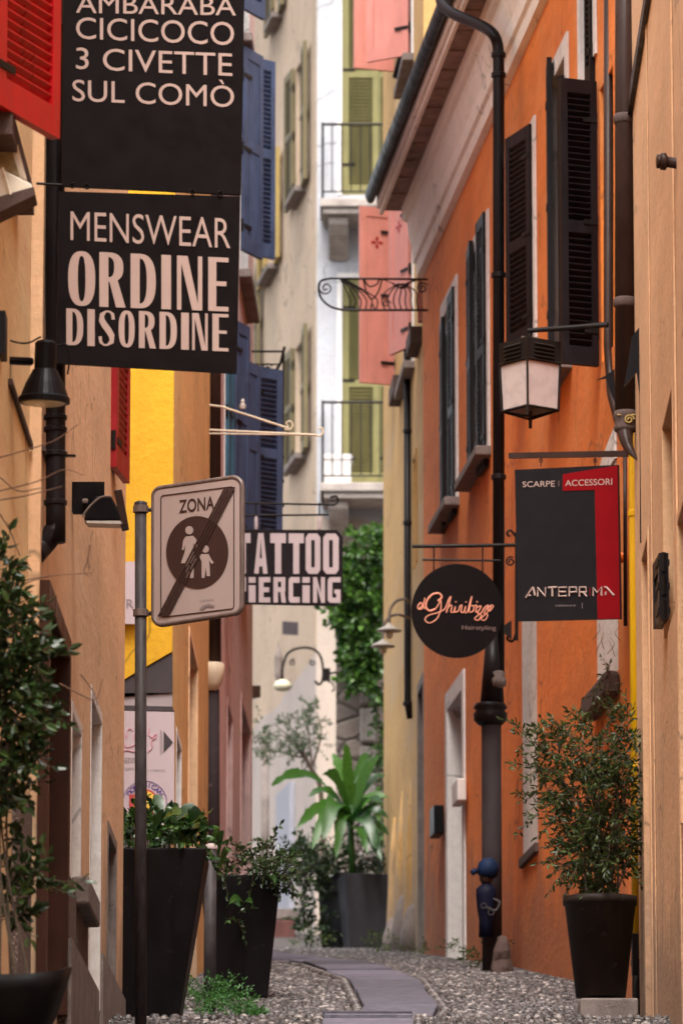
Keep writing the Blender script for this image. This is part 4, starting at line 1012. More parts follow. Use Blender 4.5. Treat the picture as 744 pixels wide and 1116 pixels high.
# cornice, soffit, gutter, roof
mb = MB(); d, nn = wH.dirn(1)
prof = [(.002, 10.66), (.05, 10.68), (.06, 10.78), (.085, 10.80), (.09, 10.92), (.12, 11.02), (.13, 11.14), (.165, 11.16), (.18, 11.27), (.002, 11.27)]
mb.prism([wH.pt(0, z_, o_) for o_, z_ in prof], d * wH.L); cn = mb.build('cornice', 'cornice', bH)
mb = MB(); wH.bar(mb, -.1, wH.L + .12, 11.275, 11.31, -.25, .32)
k = 0
while k * .55 < wH.L: wH.bar(mb, k * .55, k * .55 + .07, 11.262, 11.274, .185, .32); k += 1
mb.build('soffit', 'soffit', bH)
mb = MB(); wH.bar(mb, -.1, wH.L + .13, 11.24, 11.40, .322, .35); wH.bar(mb, -.1, wH.L + .13, 11.29, 11.42, .352, .375); mb.build('fascia', 'cornice', bH)
mb = MB(); O = wH.pt(-.1, 0, 0)
ring_ = [(.425 + .048 * math.cos(a), 11.43 + .09 * math.sin(a)) for a in [math.pi + math.pi * k / 8 for k in range(9)]]
mb.prism([O + nn * o_ + UP * z_ for o_, z_ in ring_], d * (wH.L + .25)); mb.build('gutter', 'black', bH)
rf = MB(); rf.prism([wH.pt(0, 11.43, .40) - d * .1, wH.pt(0, 11.50, .40) - d * .1, wH.pt(0, 13.2, -4) - d * .1, wH.pt(0, 11.43, -4) - d * .1], d * (wH.L + .2)); rf.build('roof', 'rooftile', bH)

# bent downpipe of the orange house
bP = thing('drainpipe', at(540, 780, 39.6), 'thick black downpipe curving from the eaves down the orange house to a stone collar', 'drainpipe')
Dp = 38.1
mb = MB(); mb.tube(smooth([at(478, -22, Dp + .9), at(481, 2, Dp + .7), at(494, 15, Dp + .5), at(520, 26, Dp + .2), at(536, 36, Dp), at(542, 50, Dp), at(543, 75, Dp)], 5) + [at(543, 740, Dp)], .042, 14); mb.build('pipe', 'blackpipe', bP, smooth=True)
mb = MB()
for y_ in (60, 82, 300, 520): mb.lathe(at(543, y_, Dp), [(.044, -.02), (.053, -.015), (.053, .015), (.044, .02)], 14)
mb.build('collar', 'blackpipe', bP)
mb = MB(); mb.lathe(at(534, 790, Dp), [(.085, 0), (.115, .03), (.12, .08), (.10, .10), (.12, .12), (.105, .15), (.085, .155)], 18)
mb.tube([at(537, 690, Dp), at(536, 768, Dp)], [.05, .085], 16); mb.build('hopper', 'blackpipe', bP, smooth=True)
mb = MB(); mb.tube([at(535, 786, Dp), at(536, 1060, Dp)], .070, 18); mb.build('lower_pipe', 'mattpipe', bP, smooth=True)
mb = MB(); mb.lathe(at(543, 745, Dp - .05), [(.02, -.03), (.05, -.02), (.055, .03), (.035, .05), (.05, .08), (.02, .09)], 10); mb.build('stone_knob', 'greystone', bP, smooth=True)

# small things on the orange wall near the door
mb = MB(); t0 = wH.t(504) ; wH.bar(mb, wH.t(510.5), wH.t(504.5), zat(870, 41.6), zat(846, 41.6), .02, .09); o = mb.build('letter_box', 'trim', bevel=.01); tag(o, 'small cream letter box on the orange wall right of the white door frame', 'letter box')
mb = MB(); wH.bar(mb, wH.t(486), wH.t(481), zat(908, 43.3), zat(877, 43.3), .02, .10); o = mb.build('intercom_box', 'black', bevel=.008); tag(o, 'small black box on the orange wall left of the white door frame', 'box')

# blue pump / statuette beside the pipe
t = thing('water_pump', (xat(533, 38.7, 1020), 38.7, gz(38.7)), 'blue and navy iron pump at the foot of the orange house', 'pump')
Dq = 37.85; b0 = Vector((xat(531, Dq, 1000), Dq, 0)); zb = zat(1022, Dq); H_ = zat(932, Dq) - zb
mb = MB(); c = Vector((b0.x - .01, Dq - .05, zb)); mb.lathe(c, [(.055, 0), (.05, H_ * .2), (.062, H_ * .32), (.072, H_ * .5), (.07, H_ * .58), (.03, H_ * .64)], 16); mb.build('body', 'navy', t, smooth=True)
mb = MB(); mb.lathe(c + UP * H_ * .63, [(.03, 0), (.045, .03), (.05, .08), (.035, .1)], 14); mb.build('neck', 'bronze', t, smooth=True)
mb = MB(); mb.lathe(c + UP * H_ * .76 + Vector((.01, 0, 0)), [(.04, -.03), (.070, -.01), (.078, .03), (.068, .075), (.04, .105), (.005, .115)], 16, axis=(.12, 0, 1)); mb.tube([c + Vector((-.07, -.03, H_ * .80)), c + Vector((-.10, -.04, H_ * .76))], .02, 8); mb.build('cap', 'bluepaint', t, smooth=True)
mb = MB(); mb.tube(smooth([c + Vector((.05, -.04, H_ * .45)), c + Vector((.09, -.07, H_ * .40)), c + Vector((.06, -.08, H_ * .30)), c + Vector((.0, -.085, H_ * .34))], 4), .010, 6); mb.tube(spiral(c + Vector((.03, -.085, H_ * .28)), Vector((1, 0, 0)), UP, .02, .02, 0, 1, 12), .005, 5); mb.tube(spiral(c + Vector((-.02, -.085, H_ * .36)), Vector((1, 0, 0)), UP, .018, .018, 0, 1, 12), .004, 5); mb.build('chain', 'steel', t)
mb = MB(); q = Vector((xat(546, Dq, 1000), Dq - .1, gz(Dq) - .05)); mb.lathe(q, [(.07, 0), (.075, .06), (.062, .12), (.066, .18), (.05, .24), (.03, .28), (.01, .29)], 9)
mb.v = [tuple(c_ + random.uniform(-.010, .010) for c_ in v) for v in mb.v]
o = mb.build('corner_stone', 'ledge', bevel=.01); tag(o, 'rough grey corner stone at the foot of the orange wall beside the blue pump', 'stone')
# weeds
def weeds(lbls, spots, n, L, ll, lw, mat='moss', cat='weeds', name='weeds', group=None):
    for lbl, (px, py, D, rx_, rz_) in zip([lbls] if isinstance(lbls, str) else lbls, spots):
        lf = MB(); c = at(px, py, D); c.z = gz(c.y) + rz_ * .5
        clump(lf, None, c, (rx_, .12, rz_), n, ll, lw, L, 6)
        tag(lf.build(name, mat, recalc=False), lbl, cat, group)
weeds('dark green weeds growing at the foot of the blue pump', [(531, 1025, 38.9, .13, .12)], 46, .09, .03, .014, 'leafnand')
weeds('small bright weeds at the foot of the white door frame', [(499, 1030, 41.9, .09, .09)], 24, .08, .03, .012, 'moss')
weeds(['mossy tuft at the corner where the orange wall meets the ochre wall', 'small mossy tuft under the dark gate of the ochre wall', 'mossy tuft at the foot of the ochre buttress', 'taller mossy tuft at the far edge of the ochre wall'], [(470, 1030, 44.4, .10, .05), (455, 1030, 45.1, .10, .04), (436, 1030, 46.5, .12, .04), (420, 1022, 48.3, .08, .10)], 22, .08, .03, .012, 'moss')

# pair of saucer lamps
for (cx_, cy_, Dd, lbl) in ((424, 687, 45.5, 'upper white saucer lamp on a curved arm by the ochre wall'), (417, 704, 45.9, 'lower white saucer lamp on a curved arm by the ochre wall')):
    t = thing('saucer_lamp', at(cx_, cy_, Dd), lbl, 'wall lamp', 'saucer lamps on curved arms')
    mb = MB(); c = at(cx_, cy_, Dd); mb.lathe(c, [(.012, .06), (.03, .04), (.10, .005), (.105, -.008), (.03, -.012), (.01, -.012)], 18); mb.build('lamp_shade', 'lampwhite', t, smooth=True)
    mb = MB(); mb.lathe(c, [(.03, -.013), (.032, -.05), (.015, -.07), (.002, -.075)], 12); mb.build('bulb', 'lampglass', t, smooth=True)
    mb = MB(); mb.tube(smooth([c + UP * .05, at(cx_ + 1, cy_ - 22, Dd), at(cx_ + 8, cy_ - 32, Dd), at(cx_ + 18, cy_ - 34, Dd), at(445, cy_ - 30, 46.7)], 5), .012, 7); mb.build('arm', 'greystone', t)

# round black sign
pl = Plane(448, 37.5, 549, 37.52)
s = thing('round_sign', pl.p(498, 716), 'round black hanging sign with peach script reading il Ghiribizzo', 'shop sign')
disc(pl, (498, 665.5), 50, -.03, 0, 'signblack', s, 'board', 51, 56)
Lr = .0062
W_ = []
G_ = lambda x, y: (x, y)
W_ += [[(456, 664), (460, 660), (458, 657), (455, 661), (456, 664), (460, 663), (462, 655), (463, 652), (461, 660), (463, 664)]]          # il
W_ += [[(477, 655), (481, 651), (478, 647), (471, 648), (465, 655), (464, 662), (468, 666), (474, 664), (479, 656), (480, 654), (480, 664), (476, 674), (468, 679), (463, 676), (466, 671), (476, 668), (484, 664), (488, 655), (491, 650), (489, 658), (486, 668)]]  # G + h stem
W_ += [[(486, 666), (490, 660), (492, 661), (491, 667), (494, 667), (496, 661), (495, 667), (499, 666), (501, 661), (503, 660), (502, 667), (505, 667), (507, 661), (506, 667), (509, 667), (512, 656), (514, 650), (512, 659), (511, 667), (515, 666), (516, 661), (513, 660)],
       [(516, 661), (519, 660), (518, 667), (521, 666)], [(519, 662), (524, 661), (520, 668), (524, 670), (521, 676), (517, 674), (524, 668)], [(524, 668), (528, 662), (532, 660), (527, 668), (531, 670), (528, 676), (524, 674), (531, 667), (535, 660), (531, 663), (533, 666), (537, 661), (535, 659)]]
mb = strokes(pl, W_, .0042, .004)
for x, y in ((496.5, 656), (507.5, 656), (519.5, 656)): mb.lathe(pl.p(x, y, .004), [(.004, -.004), (.006, 0), (.004, .004)], 8)
strokes(pl, [W_[1][:8]], .0068, .004, mb)
mb.build('lettering', 'peach', s)
text(pl, 'Hairstyling', ((503, 681.5, 687.5), (540, 682, 688)), 'dimink', s, bold=.01, off=.002)
q = lambda x, y, o=-.015: pl.p(x, y, o)
mb = MB(); mb.tube([q(449, 595.5), q(567, 594)], .013, 8); mb.tube([q(460, 610), q(545, 611)], .008, 6)
for x in (472.5, 525.5): mb.tube([q(x, 595), q(x, 627)], .006, 6)
mb.tube([q(562.5, 580), q(562.5, 698)], .012, 8); mb.tube(smooth([q(562, 585), q(556, 578), q(552, 581), q(555, 585)], 5), .009, 6); mb.tube(smooth([q(562, 690), q(558, 699), q(552, 696), q(555, 692)], 5), .009, 6)
mb.tube(spiral(q(556, 612), Vector((1, 0, 0)), UP, .035, .008, 1, 1.5), .007, 5)
mb.prism([q(549, 682, 0), q(557, 676, 0), q(557, 698, 0), q(549, 690, 0)], pl.n * .02)
mb.build('bracket', 'iron', s)

# ANTEPRIMA sign
pl = Plane(561, 32.95, 675, 32.55)
s = thing('hanging_sign', pl.p(618, 677), 'black and red hanging sign reading SCARPE ACCESSORI over the orange wall', 'shop sign')
mb = MB(); pl.slab(mb, [(560.5, 512), (672.5, 506.5), (675.5, 674.5), (564, 677)], -.02, 0); mb.build('board', 'signgraphite', s)
mb = MB(); pl.slab(mb, [(613, 517), (672.4, 507.2), (675.3, 674.2), (651, 674.8), (648, 534), (613, 535)], .001, .004); mb.build('red_panel', 'signred', s)
text(pl, 'SCARPE', ((569.5, 525, 531), (604.5, 524, 530.5)), 'lettering', s, off=.005); text(pl, '|', ((608.5, 524, 530), (609.3, 524, 530)), 'dimink', s, off=.005)
text(pl, 'ACCESSORI', ((616, 523.5, 530), (667, 521.5, 528.5)), 'lettering', s, off=.006)
def polyl(pl, segs, r, off, par, mat):
    mb = MB()
    for sg in segs: mb.tube([pl.p(x, y, off) for x, y in sg], r, 5)
    return mb.build('lettering', mat, par)
Y0, Y1 = 640.5, 650.5
segs = [[(572.5, 651.5), (580.5, 639.8)], [(580.5, 639.8), (582.5, 649)], [(576, 649), (578, 649)],
        [(585.5, 650), (585.5, 640.5), (594, 650), (594, 640)], [(597, 640.5), (606.5, 640)], [(601.5, 640.3), (601.5, 650)],
        [(617, 640), (608.5, 640.2), (608.5, 649.8), (617, 649.6)], [(608.5, 645), (616, 645)], [(620, 650), (620, 640), (627.5, 640), (628, 645), (620, 645.5)],
        [(631, 650), (631, 640), (638, 640), (638.5, 645), (631, 645.5)], [(635, 645.5), (639, 650)], [(646, 649.5), (646, 640.5), (650.5, 646), (655, 639.8), (655, 649.2)],
        [(658, 640), (660.5, 640), (668.5, 649)], [(659.5, 645), (659.5, 648.6)]]
polyl(pl, segs, .0060, .006, s, 'lettering'); polyl(pl, [[(642.5, 649.5), (642.5, 640.5)]], .003, .006, s, 'signred')
text(pl, 'calzature', ((605, 658.6, 661), (627, 658.4, 660.8)), 'greyink', s, off=.003); polyl(pl, [[(634, 657), (634, 663)]], .0015, .003, s, 'greyink')
q = lambda x, y, o=-.01: pl.p(x, y, o)
mb = MB(); O = q(555, 497); P = [q(555.5, 494), q(685, 491.5), q(685, 498), q(555.5, 500)]; mb.prism(P, pl.n * .02)
for x in (589, 648):
    mb.tube([q(x, 498), q(x, 508.5)], .003, 5); mb.tube(spiral(q(x, 502, 0), pl.ex, UP, .012, .012, 0, 1, 10), .003, 5)
mb.build('bracket', 'bronze', s)
mb = MB(); mb.lathe(at(678, 613, 33.0), [(.02, 0), (.03, .01), (.032, .05), (.02, .058)], 12); o = mb.build('marker_lamp', 'orangelamp', smooth=True); tag(o, 'tiny orange lamp on the wall right of the black and red sign', 'lamp')

# lantern
t = thing('wall_lantern', at(577, 467, 33.7), 'square frosted glass lantern hanging from a dark arm on the orange house', 'lantern')
c = at(577.5, 466, 33.7); zt = zat(372, 33.7); z1 = zat(397, 33.7); z2 = zat(448, 33.7)
def corners(hw, z, ang=R(43)):
    return [Vector((c.x + hw * math.cos(ang + k * math.pi / 2), c.y + hw * math.sin(ang + k * math.pi / 2), z)) for k in range(4)]
ang = R(-97)
top = corners(.195, zt - .01, ang); shd = corners(.19, z1, ang); bot = corners(.178, z2, ang); g1 = corners(.182, z1 - .005, ang); g2 = corners(.168, z2 + .005, ang)
mb = MB(); mb.add(top + shd, [(0, 1, 2, 3), (0, 4, 5, 1), (1, 5, 6, 2), (2, 6, 7, 3), (3, 7, 4, 0)])
for k in range(4):
    a, b = k, (k + 1) % 4
    for j in range(4):
        f = .2 + j * .19; p0 = top[a].lerp(shd[a], f); p1 = top[b].lerp(shd[b], f); mid = (p0 + p1) / 2 - c; mid.z = 0; mid.normalize()
        q0, q1 = p0.lerp(p1, .2), p0.lerp(p1, .8); mb.add([q0 + mid * .001, q1 + mid * .001, q1 + mid * .014 - UP * .012, q0 + mid * .014 - UP * .012], [(0, 1, 2, 3)])
mb.build('hood', 'iron', t)
mb = MB(); mb.add(g1 + g2, [(0, 4, 5, 1), (1, 5, 6, 2), (2, 6, 7, 3), (3, 7, 4, 0)]); mb.build('glass', 'frost', t)
mb = MB()
for k in range(4): mb.tube([shd[k], bot[k]], .008, 6); mb.tube([bot[k], bot[(k + 1) % 4]], .009, 6); mb.tube([shd[k], shd[(k + 1) % 4]], .009, 6)
for k in range(4): mb.tube([bot[k], Vector((c.x, c.y, z2 - .055))], .007, 6)
mb.tube([Vector((c.x, c.y, z2)), Vector((c.x, c.y, z2 - .11))], .011, 8)
mb.tube([bot[0], bot[0] - UP * .05], .009, 6); mb.build('frame', 'iron', t)
mb = MB(); mb.tube([Vector((c.x, c.y, zt - .03)), Vector((c.x, c.y, zat(360, 33.7)))], .014, 8); mb.tube([at(575, 360.5, 33.7), at(662, 354, 33.5)], .016, 8); mb.tube([at(600, 358, 33.7), at(662, 352, 33.5)], .009, 6); mb.build('arm', 'iron', t)

# right pipes
bP = thing('drainpipe', at(680, 500, 31.6), 'brown downpipe ending in an ornate collar and dragon mouth spout by the yellow pipe', 'drainpipe')
mb = MB(); mb.tube([at(680.5, -250, 31.6), at(680.5, 448, 31.6)], .060, 18); mb.build('pipe', 'bronze', bP, smooth=True)
mb = MB()
for y_ in (330, 130): mb.lathe(at(680.5, y_, 31.6), [(.06, -.03), (.068, -.02), (.068, .02), (.06, .03)], 18)
mb.lathe(at(681, 466, 31.6), [(.05, -.03), (.066, -.02), (.07, .0), (.06, .02), (.066, .05), (.072, .07), (.066, .09), (.06, .1)], 18); mb.build('collar', 'ledge', bP, smooth=True)
mb = MB(); mb.tube(smooth([at(680, 466, 31.6), at(682, 480, 31.55), at(687, 492, 31.5), at(696, 503, 31.4)], 4), [.052, .05, .047, .043, .04, .036, .032, .028, .024, .018, .012, .008, .005], 10); mb.build('spout', 'bronze', bP, smooth=True)
mb = MB(); mb.tube(spiral(at(685, 457, 31.53), Vector((1, 0, 0)), UP, .03, .006, 0, 1.6, 16), .006, 5); mb.tube([at(672, 452, 31.54), at(692, 452, 31.54)], .005, 5); mb.build('ornament', 'ochreshut', bP)
bP = thing('drainpipe', at(663, 690, 33.9), 'slim dark conduit running down the orange wall between the shutter and the brown downpipe', 'drainpipe')
mb = MB(); mb.tube([at(662.5, -250, 33.7), at(662.5, 380, 33.7), at(666, 430, 33.6), at(674, 460, 33.4)], .030, 12); mb.build('pipe', 'bronze', bP, smooth=True)
mb = MB(); mb.tube([at(680.5, 480, 32.8), at(681, 682, 32.8)], .012, 8); mb.build('lower_pipe', 'bronze', bP, smooth=True)
bP = thing('gas_pipe', at(695, 1050, 32.2), 'bright yellow gas pipe running down the corner beside the right planter', 'pipe')
mb = MB(); mb.tube([at(690, -250, 32.2), at(690, 300, 32.2), at(691.5, 600, 32.2), at(694.5, 1047, 32.2)], .036, 14); mb.build('pipe', 'yellowpipe', bP, smooth=True)
mb = MB(); mb.tube([at(694.6, 1047, 32.2), at(695.2, 1130, 32.2)], .036, 14); mb.lathe(at(694.5, 1050, 32.2), [(.037, -.02), (.043, -.015), (.043, .02), (.037, .025)], 14); mb.build('sleeve', 'blackpipe', bP, smooth=True)
mb = MB()
for y_ in (250, 560, 835): mb.lathe(at(691 + (y_ - 500) * .005, y_, 32.2), [(.037, -.02), (.042, -.015), (.042, .015), (.037, .02)], 14)
mb.build('clip', 'yellowpipe', bP)
mb = MB(); mb.box(xat(685.5, 32.05), xat(692.5, 32.05), 32.0, 32.12, zat(1062, 32.05), zat(1018, 32.05)); o = mb.build('junction_box', 'blackpipe', bevel=.005); tag(o, 'small dark junction box low beside the foot of the yellow pipe', 'box')

# near right tan building
bR = thing('tan_building', (rx(29), 29, gz(29)), 'nearest right building in salmon tan plaster with slit windows', 'building')
wR = Wall([(rx(-5), -5), (rx(31.8), 31.8)], -1)
def rwin(pa, pb, zt, zb, ref, dep=.12, pane='brownwood', **k):
    t0, t1, z0, z1 = wR.rect(pa, pb, zt, zb, ref); return window(wR, bR, (t0, t1, z0, z1), depth=dep, frame='tanR', fw=.05, pane=pane, proud=.012, mull=False, **k)
rwin(702.5, 709, 600, 1130, 703, pane='redwood')
w_ = rwin(727, 738, 451, 690, 727, dep=.22, pane='brownwood')
rwin(742.5, 760, 560, 900, 742.5, dep=.16, pane='glass')
wR.build(bR, 'tanR', -3, 9.8)
mb = MB(); t_ = wR.t(716.5)
for (a, b, o_) in ((712, 713.2, .008), (739, 741.5, .012)):
    ta, tb = sorted((wR.t(a), wR.t(b))); wR.bar(mb, ta, tb, -1, 9.7, .002, o_)
mb.build('pilaster_strip', 'tanR', bR)
h = wR.pt(wR.t(729), 0, .02); shutter(w_, (h.x, h.y), (xat(717.5, h.y + .35), h.y + .35), zat(686, h.y + .35), zat(626, h.y + .35) + .05, 'blackpipe', 'panel', rails=(), th=.05, name='awning_box')
mb = MB(); wR.bar(mb, wR.L - 7, wR.L + .05, 8.47, 8.56, .003, .03); mb.build('fascia_board', 'black', bR)
o = MB(); q = at(744, 176, 26.6); o.tube([at(724, 176, 26.7), q + Vector((.06, .1, 0))], .028, 12); o.lathe(at(722, 176, 26.7), [(.03, -.018), (.043, -.012), (.045, .012), (.03, .02)], 16, axis=(1, .1, 0)); o.lathe(at(717.5, 176, 26.7), [(.01, -.012), (.034, -.01), (.036, .01), (.02, .014)], 16, axis=(-1, -.1, 0)); o = o.build('vent_knob', 'bronze', smooth=True); tag(o, 'round brown metal knob sticking out of the tan wall at upper right', 'knob')
# jagged iron dragon wing ornament
pl = Plane(680, 31.0, 705, 31.0)
t = thing('iron_ornament', pl.p(696, 500), 'jagged black iron wing shaped ornament against the right hand tan wall', 'ornament')
mb = MB(); pl.slab(mb, [(703, 341), (703.5, 1116 - 520), (697, 590), (696.5, 430), (693.5, 405), (686, 414), (679.5, 421), (684, 395), (688, 367), (698, 354), (702, 349)], -.03, 0); mb.build('wing', 'black', t)
mb = MB(); pl2 = Plane(648, 33.0, 672, 33.0); pl2.slab(mb, [(650, 414), (660, 409), (669, 402), (670, 440), (664, 425), (660, 412)], -.02, 0); mb.build('wing', 'black', t)

# right planter with nandina
t = thing('potted_shrub', (xat(651, 31.4, 1090), 31.4, gz(31.4)), 'airy olive leaved shrub in a tall dark brown tapered pot by the yellow pipe', 'potted plant')
Dq = 31.35; zb = zat(1087, Dq); zr = zat(978, Dq); cx_ = xat(652, Dq, 1000)
mb = MB(); H_ = zr - zb; mb.lathe((cx_ + .008, Dq, zb), [(.142, 0), (.202, H_ - .05), (.212, H_ - .045), (.213, H_), (.195, H_), (.19, H_ - .04)], 32, cap=True); mb.build('pot', 'planterbrown', t, smooth=True)
mb = MB(); mb.lathe((cx_ + .008, Dq, zr - .05), [(.19, 0), (.1, .02), (.01, .022)], 20); mb.build('soil', 'soil', t)
lf, st_ = MB(), MB()
for k in range(26):
    a = random.uniform(0, 6.28); r_ = random.uniform(.02, .12); p0 = Vector((cx_ + r_ * math.cos(a), Dq + r_ * math.sin(a), zr - .03))
    tx = random.uniform(600, 690) if random.random() < .65 else random.uniform(640, 690); ty = random.uniform(790, 930) if tx > 620 else random.uniform(815, 870)
    p2 = at(tx, ty, Dq + random.uniform(-.2, .2)); p1 = p0.lerp(p2, .5) + Vector((random.uniform(-.04, .04) + (.05 if tx < 630 else 0), 0, .06))
    st_.tube(smooth([p0, p1, p2], 5), [.0075 - .0005 * i for i in range(11)], 5, False)
def nclump(px, py, rx_, rz_, n_, L=.15, ll=.050, lw=.018): clump(lf, st_, at(px, py, Dq), (rx_, .18, rz_), int(n_ * (1.2 if py > 860 and n_ > 30 else .72)), ll, lw, L, 9, droop=.5)
for q_ in ((655, 815, .15, .09, 46), (630, 830, .16, .10, 50), (668, 850, .10, .14, 58), (640, 865, .16, .10, 56), (665, 905, .12, .12, 66), (640, 930, .10, .12, 56), (660, 950, .10, .08, 40), (620, 945, .05, .07, 18), (615, 890, .08, .06, 18),
           (604, 822, .09, .05, 10), (600, 862, .08, .06, 8), (590, 885, .06, .04, 8), (640, 795, .12, .05, 18), (610, 800, .08, .04, 8), (680, 800, .04, .08, 16), (684, 880, .02, .2, 20), (580, 806, .05, .02, 4)):
    nclump(*q_)
for (a, b) in (((625, 850), (556, 829)), ((630, 840), (566, 803)), ((620, 870), (566, 868)), ((625, 860), (583, 893)), ((640, 820), (600, 785)), ((650, 810), (628, 778)), ((620, 900), (600, 938)), ((660, 810), (664, 772)), ((625, 830), (572, 845)), ((640, 900), (606, 912)), ((640, 930), (612, 962)), ((630, 825), (588, 800)), ((670, 820), (684, 782))):
    p, q_ = at(*a, Dq + random.uniform(-.15, .1)), at(*b, Dq + random.uniform(-.2, .1)); dv = q_ - p
    sprig(lf, st_, p, dv + UP * .04, dv.length * 1.02, 22, .046, .015, .0035, .12)
    for f in (.45, .7, .9): sprig(lf, st_, p + dv * f, dv.normalized() + rv() * 1.2, .09, 8, .042, .014, .002, .3)
lf.build('foliage', 'leafnand', t, recalc=False); st_.build('stems', 'bark', t, recalc=False)
mb = MB(); mb.box(xat(629.5, 31.15), xat(692, 31.15), 31.15, 31.55, zat(1108, 31.15) - .1, zat(1087.5, 31.15)); o = mb.build('brick_base', 'greystone', bevel=.012); tag(o, 'low stone block under the dark brown pot on the right', 'block')
# plants on niche sill
lf, st_ = MB(), MB(); clump(lf, st_, at(663, 742, 33.4), (.05, .1, .05), 12, .03, .012, .1, 7, droop=.9); clump(lf, st_, at(655, 760, 33.4), (.06, .08, .07), 8, .028, .011, .1, 6, droop=.9)
t = thing('sill_plant', at(663, 745, 33.5), 'scruffy dry plant hanging on the small sill below the black and red sign', 'plant'); lf.build('foliage', 'leafnand', t, recalc=False); st_.build('stems', 'twig', t, recalc=False)
st_ = MB()
for k in range(12):
    x, y = random.uniform(652, 678), random.uniform(675, 735); st_.tube(smooth([at(x, y, 33.45), at(x + random.uniform(-6, 6), y + 8, 33.4), at(x + random.uniform(-8, 8), y + 18, 33.42)], 4), .0022, 4)
st_.build('stems', 'twig', t, recalc=False)

# ================================================================== LEFT FOREGROUND THINGS
# signs over the lane at left
pl = Plane(57, 22.72, 268, 22.92)
s = thing('hanging_sign', pl.p(165, 208), 'upper dark banner sign ending in SUL COMO with light capital letters', 'shop sign')
mb = MB(); pl.slab(mb, [(71, -120), (268, -120), (263, 212), (68, 203)], -.018, 0); mb.build('board', 'signblack', s)
B_ = (0.0, .72)
for txt, (xl, tl, bl), (xr, tr, br), acc in (('AMBARABÀ', (83, -6, 14), (257, -3, 17), 1), ('CICICOCO', (83, 19, 42), (255, 24.5, 49.5), 0), ('3 CIVETTE', (83, 52, 75), (253, 58.5, 83), 0), ('SUL COMÒ', (79, 87, 110), (255, 94, 117), 1)):
    vs_, fs_, bb = glyphs('H'); vs3, f3, b3 = glyphs(txt, 0, 0, 1.0)
    text(pl, txt, ((xl, tl, bl), (xr, tr, br)), 'lettering', s, off=.002, base=(0, bb[3]))
s = thing('hanging_sign', pl.p(160, 405), 'lower dark sign reading MENSWEAR ORDINE DISORDINE in cream letters', 'shop sign')
mb = MB(); pl.slab(mb, [(65, 208.5), (262, 214), (258, 407), (62, 396)], -.018, 0); mb.build('board', 'signblack', s)
text(pl, 'MENSWEAR', ((77, 230, 262), (251, 238, 271)), 'lettering', s, off=.002, bold=-.004)
letters(pl, [('O', 74.5, 104), ('R', 108.5, 136), ('D', 142.5, 170), ('I', 176, 186.5), ('N', 193, 220.5), ('E', 227, 249)], deco, (75, 273, 249, 281), (75, 333, 249, 339.5), 'lettering', s)
letters(pl, [('D', 72.5, 91), ('I', 95.5, 103.5), ('S', 107.5, 125.5), ('O', 129.5, 147), ('R', 151.5, 169.5), ('D', 174, 193), ('I', 197.5, 206), ('N', 209.5, 226.5), ('E', 231.5, 249)], deco, (73, 336, 249, 342.5), (73, 376, 249, 383), 'lettering', s)
q = lambda x, y, o=-.009: pl.p(x, y, o)
mb = MB(); mb.tube([q(40, 200), q(262, 212.5)], .006, 6)
for x, y in ((79, 202), (95, 203), (210, 209), (240, 211)): mb.tube(spiral(q(x, y, .006), pl.ex, UP, .012, .012, 0, 1, 10), .003, 5)
mb.build('hanging_rod', 'iron', s)

# zona sign on post
pz = Plane(168, 26.10, 263, 25.80)
s = thing('traffic_sign', (xat(153.5, 26.05), 26.05, gz(26.05)), 'end of pedestrian zone sign reading ZONA on a grey steel post', 'road sign')
mb = MB(); mb.tube([at(153.5, 1175, 26.12), at(153.5, 551, 26.12)], .0285, 18); mb.lathe(at(153.5, 552, 26.12), [(.029, -.005), (.031, 0), (.031, .02), (.02, .025)], 18); post = mb.build('post', 'steel', s, smooth=True)
def rrect(x0, t0_, b0_, x1, t1_, b1_, r=9, n=5, ins=0):
    C = [(x0, t0_, 1, 1), (x1, t1_, -1, 1), (x1, b1_, -1, -1), (x0, b0_, 1, -1)]; out = []
    for i, (x, y, sx, sy) in enumerate(C):
        cx_, cy_ = x + sx * r, y + sy * r; a0 = [math.pi, 1.5 * math.pi, 0, .5 * math.pi][i]
        for k in range(n + 1): a = a0 + (math.pi / 2) * k / n; out.append((cx_ + r * math.cos(a), cy_ + r * math.sin(a)))
    return out
mb = MB(); pz.slab(mb, rrect(168, 532, 680.5, 263.5, 521, 668.5), -.022, 0); mb.build('panel', 'signface', s)
ou = rrect(167.5, 531.5, 681, 264, 520.5, 669, 10); pts = [pz.p(x, y, -.008) for x, y in ou]; mb = MB(); mb.tube(pts + [pts[0], pts[1]], .0125, 8, False); mb.build('rim', 'signgrey', s, smooth=True)
inn = rrect(175.5, 540, 672.5, 255, 530.5, 663.5, 3, 3); pts = [pz.p(x, y, .001) for x, y in inn]; mb = MB(); mb.tube(pts + [pts[0], pts[1]], .0028, 5, False); mb.build('border', 'brownink', s)
disc(pz, (215.3, 602), 33.8, .001, .003, 'brownink', s, 'disc', 39.5, 56)
text(pz, 'ZONA', ((195.5, 545, 559.5), (234, 540.5, 555)), 'brownink', s, off=.002, bold=.016)
mb = MB()
def pic(poly): pz.slab(mb, poly, .0035, .005)
def circ(cx_, cy_, r, n=18): return [(cx_ + r * math.cos(2 * math.pi * k / n), cy_ + r * 1.06 * math.sin(2 * math.pi * k / n)) for k in range(n)]
pic(circ(207, 578, 4.3)); pic([(203, 585), (211, 584), (214.5, 588), (216, 596), (214, 597), (211.5, 592), (211.5, 602), (215, 612), (209, 614), (198, 614), (202, 602), (203, 594), (200.5, 600), (199, 599), (200.5, 589)])
pic([(203.5, 614), (207, 614), (206.5, 630), (203.5, 630)]); pic([(208.5, 614), (212, 613.5), (211.5, 630), (208, 630.5)])
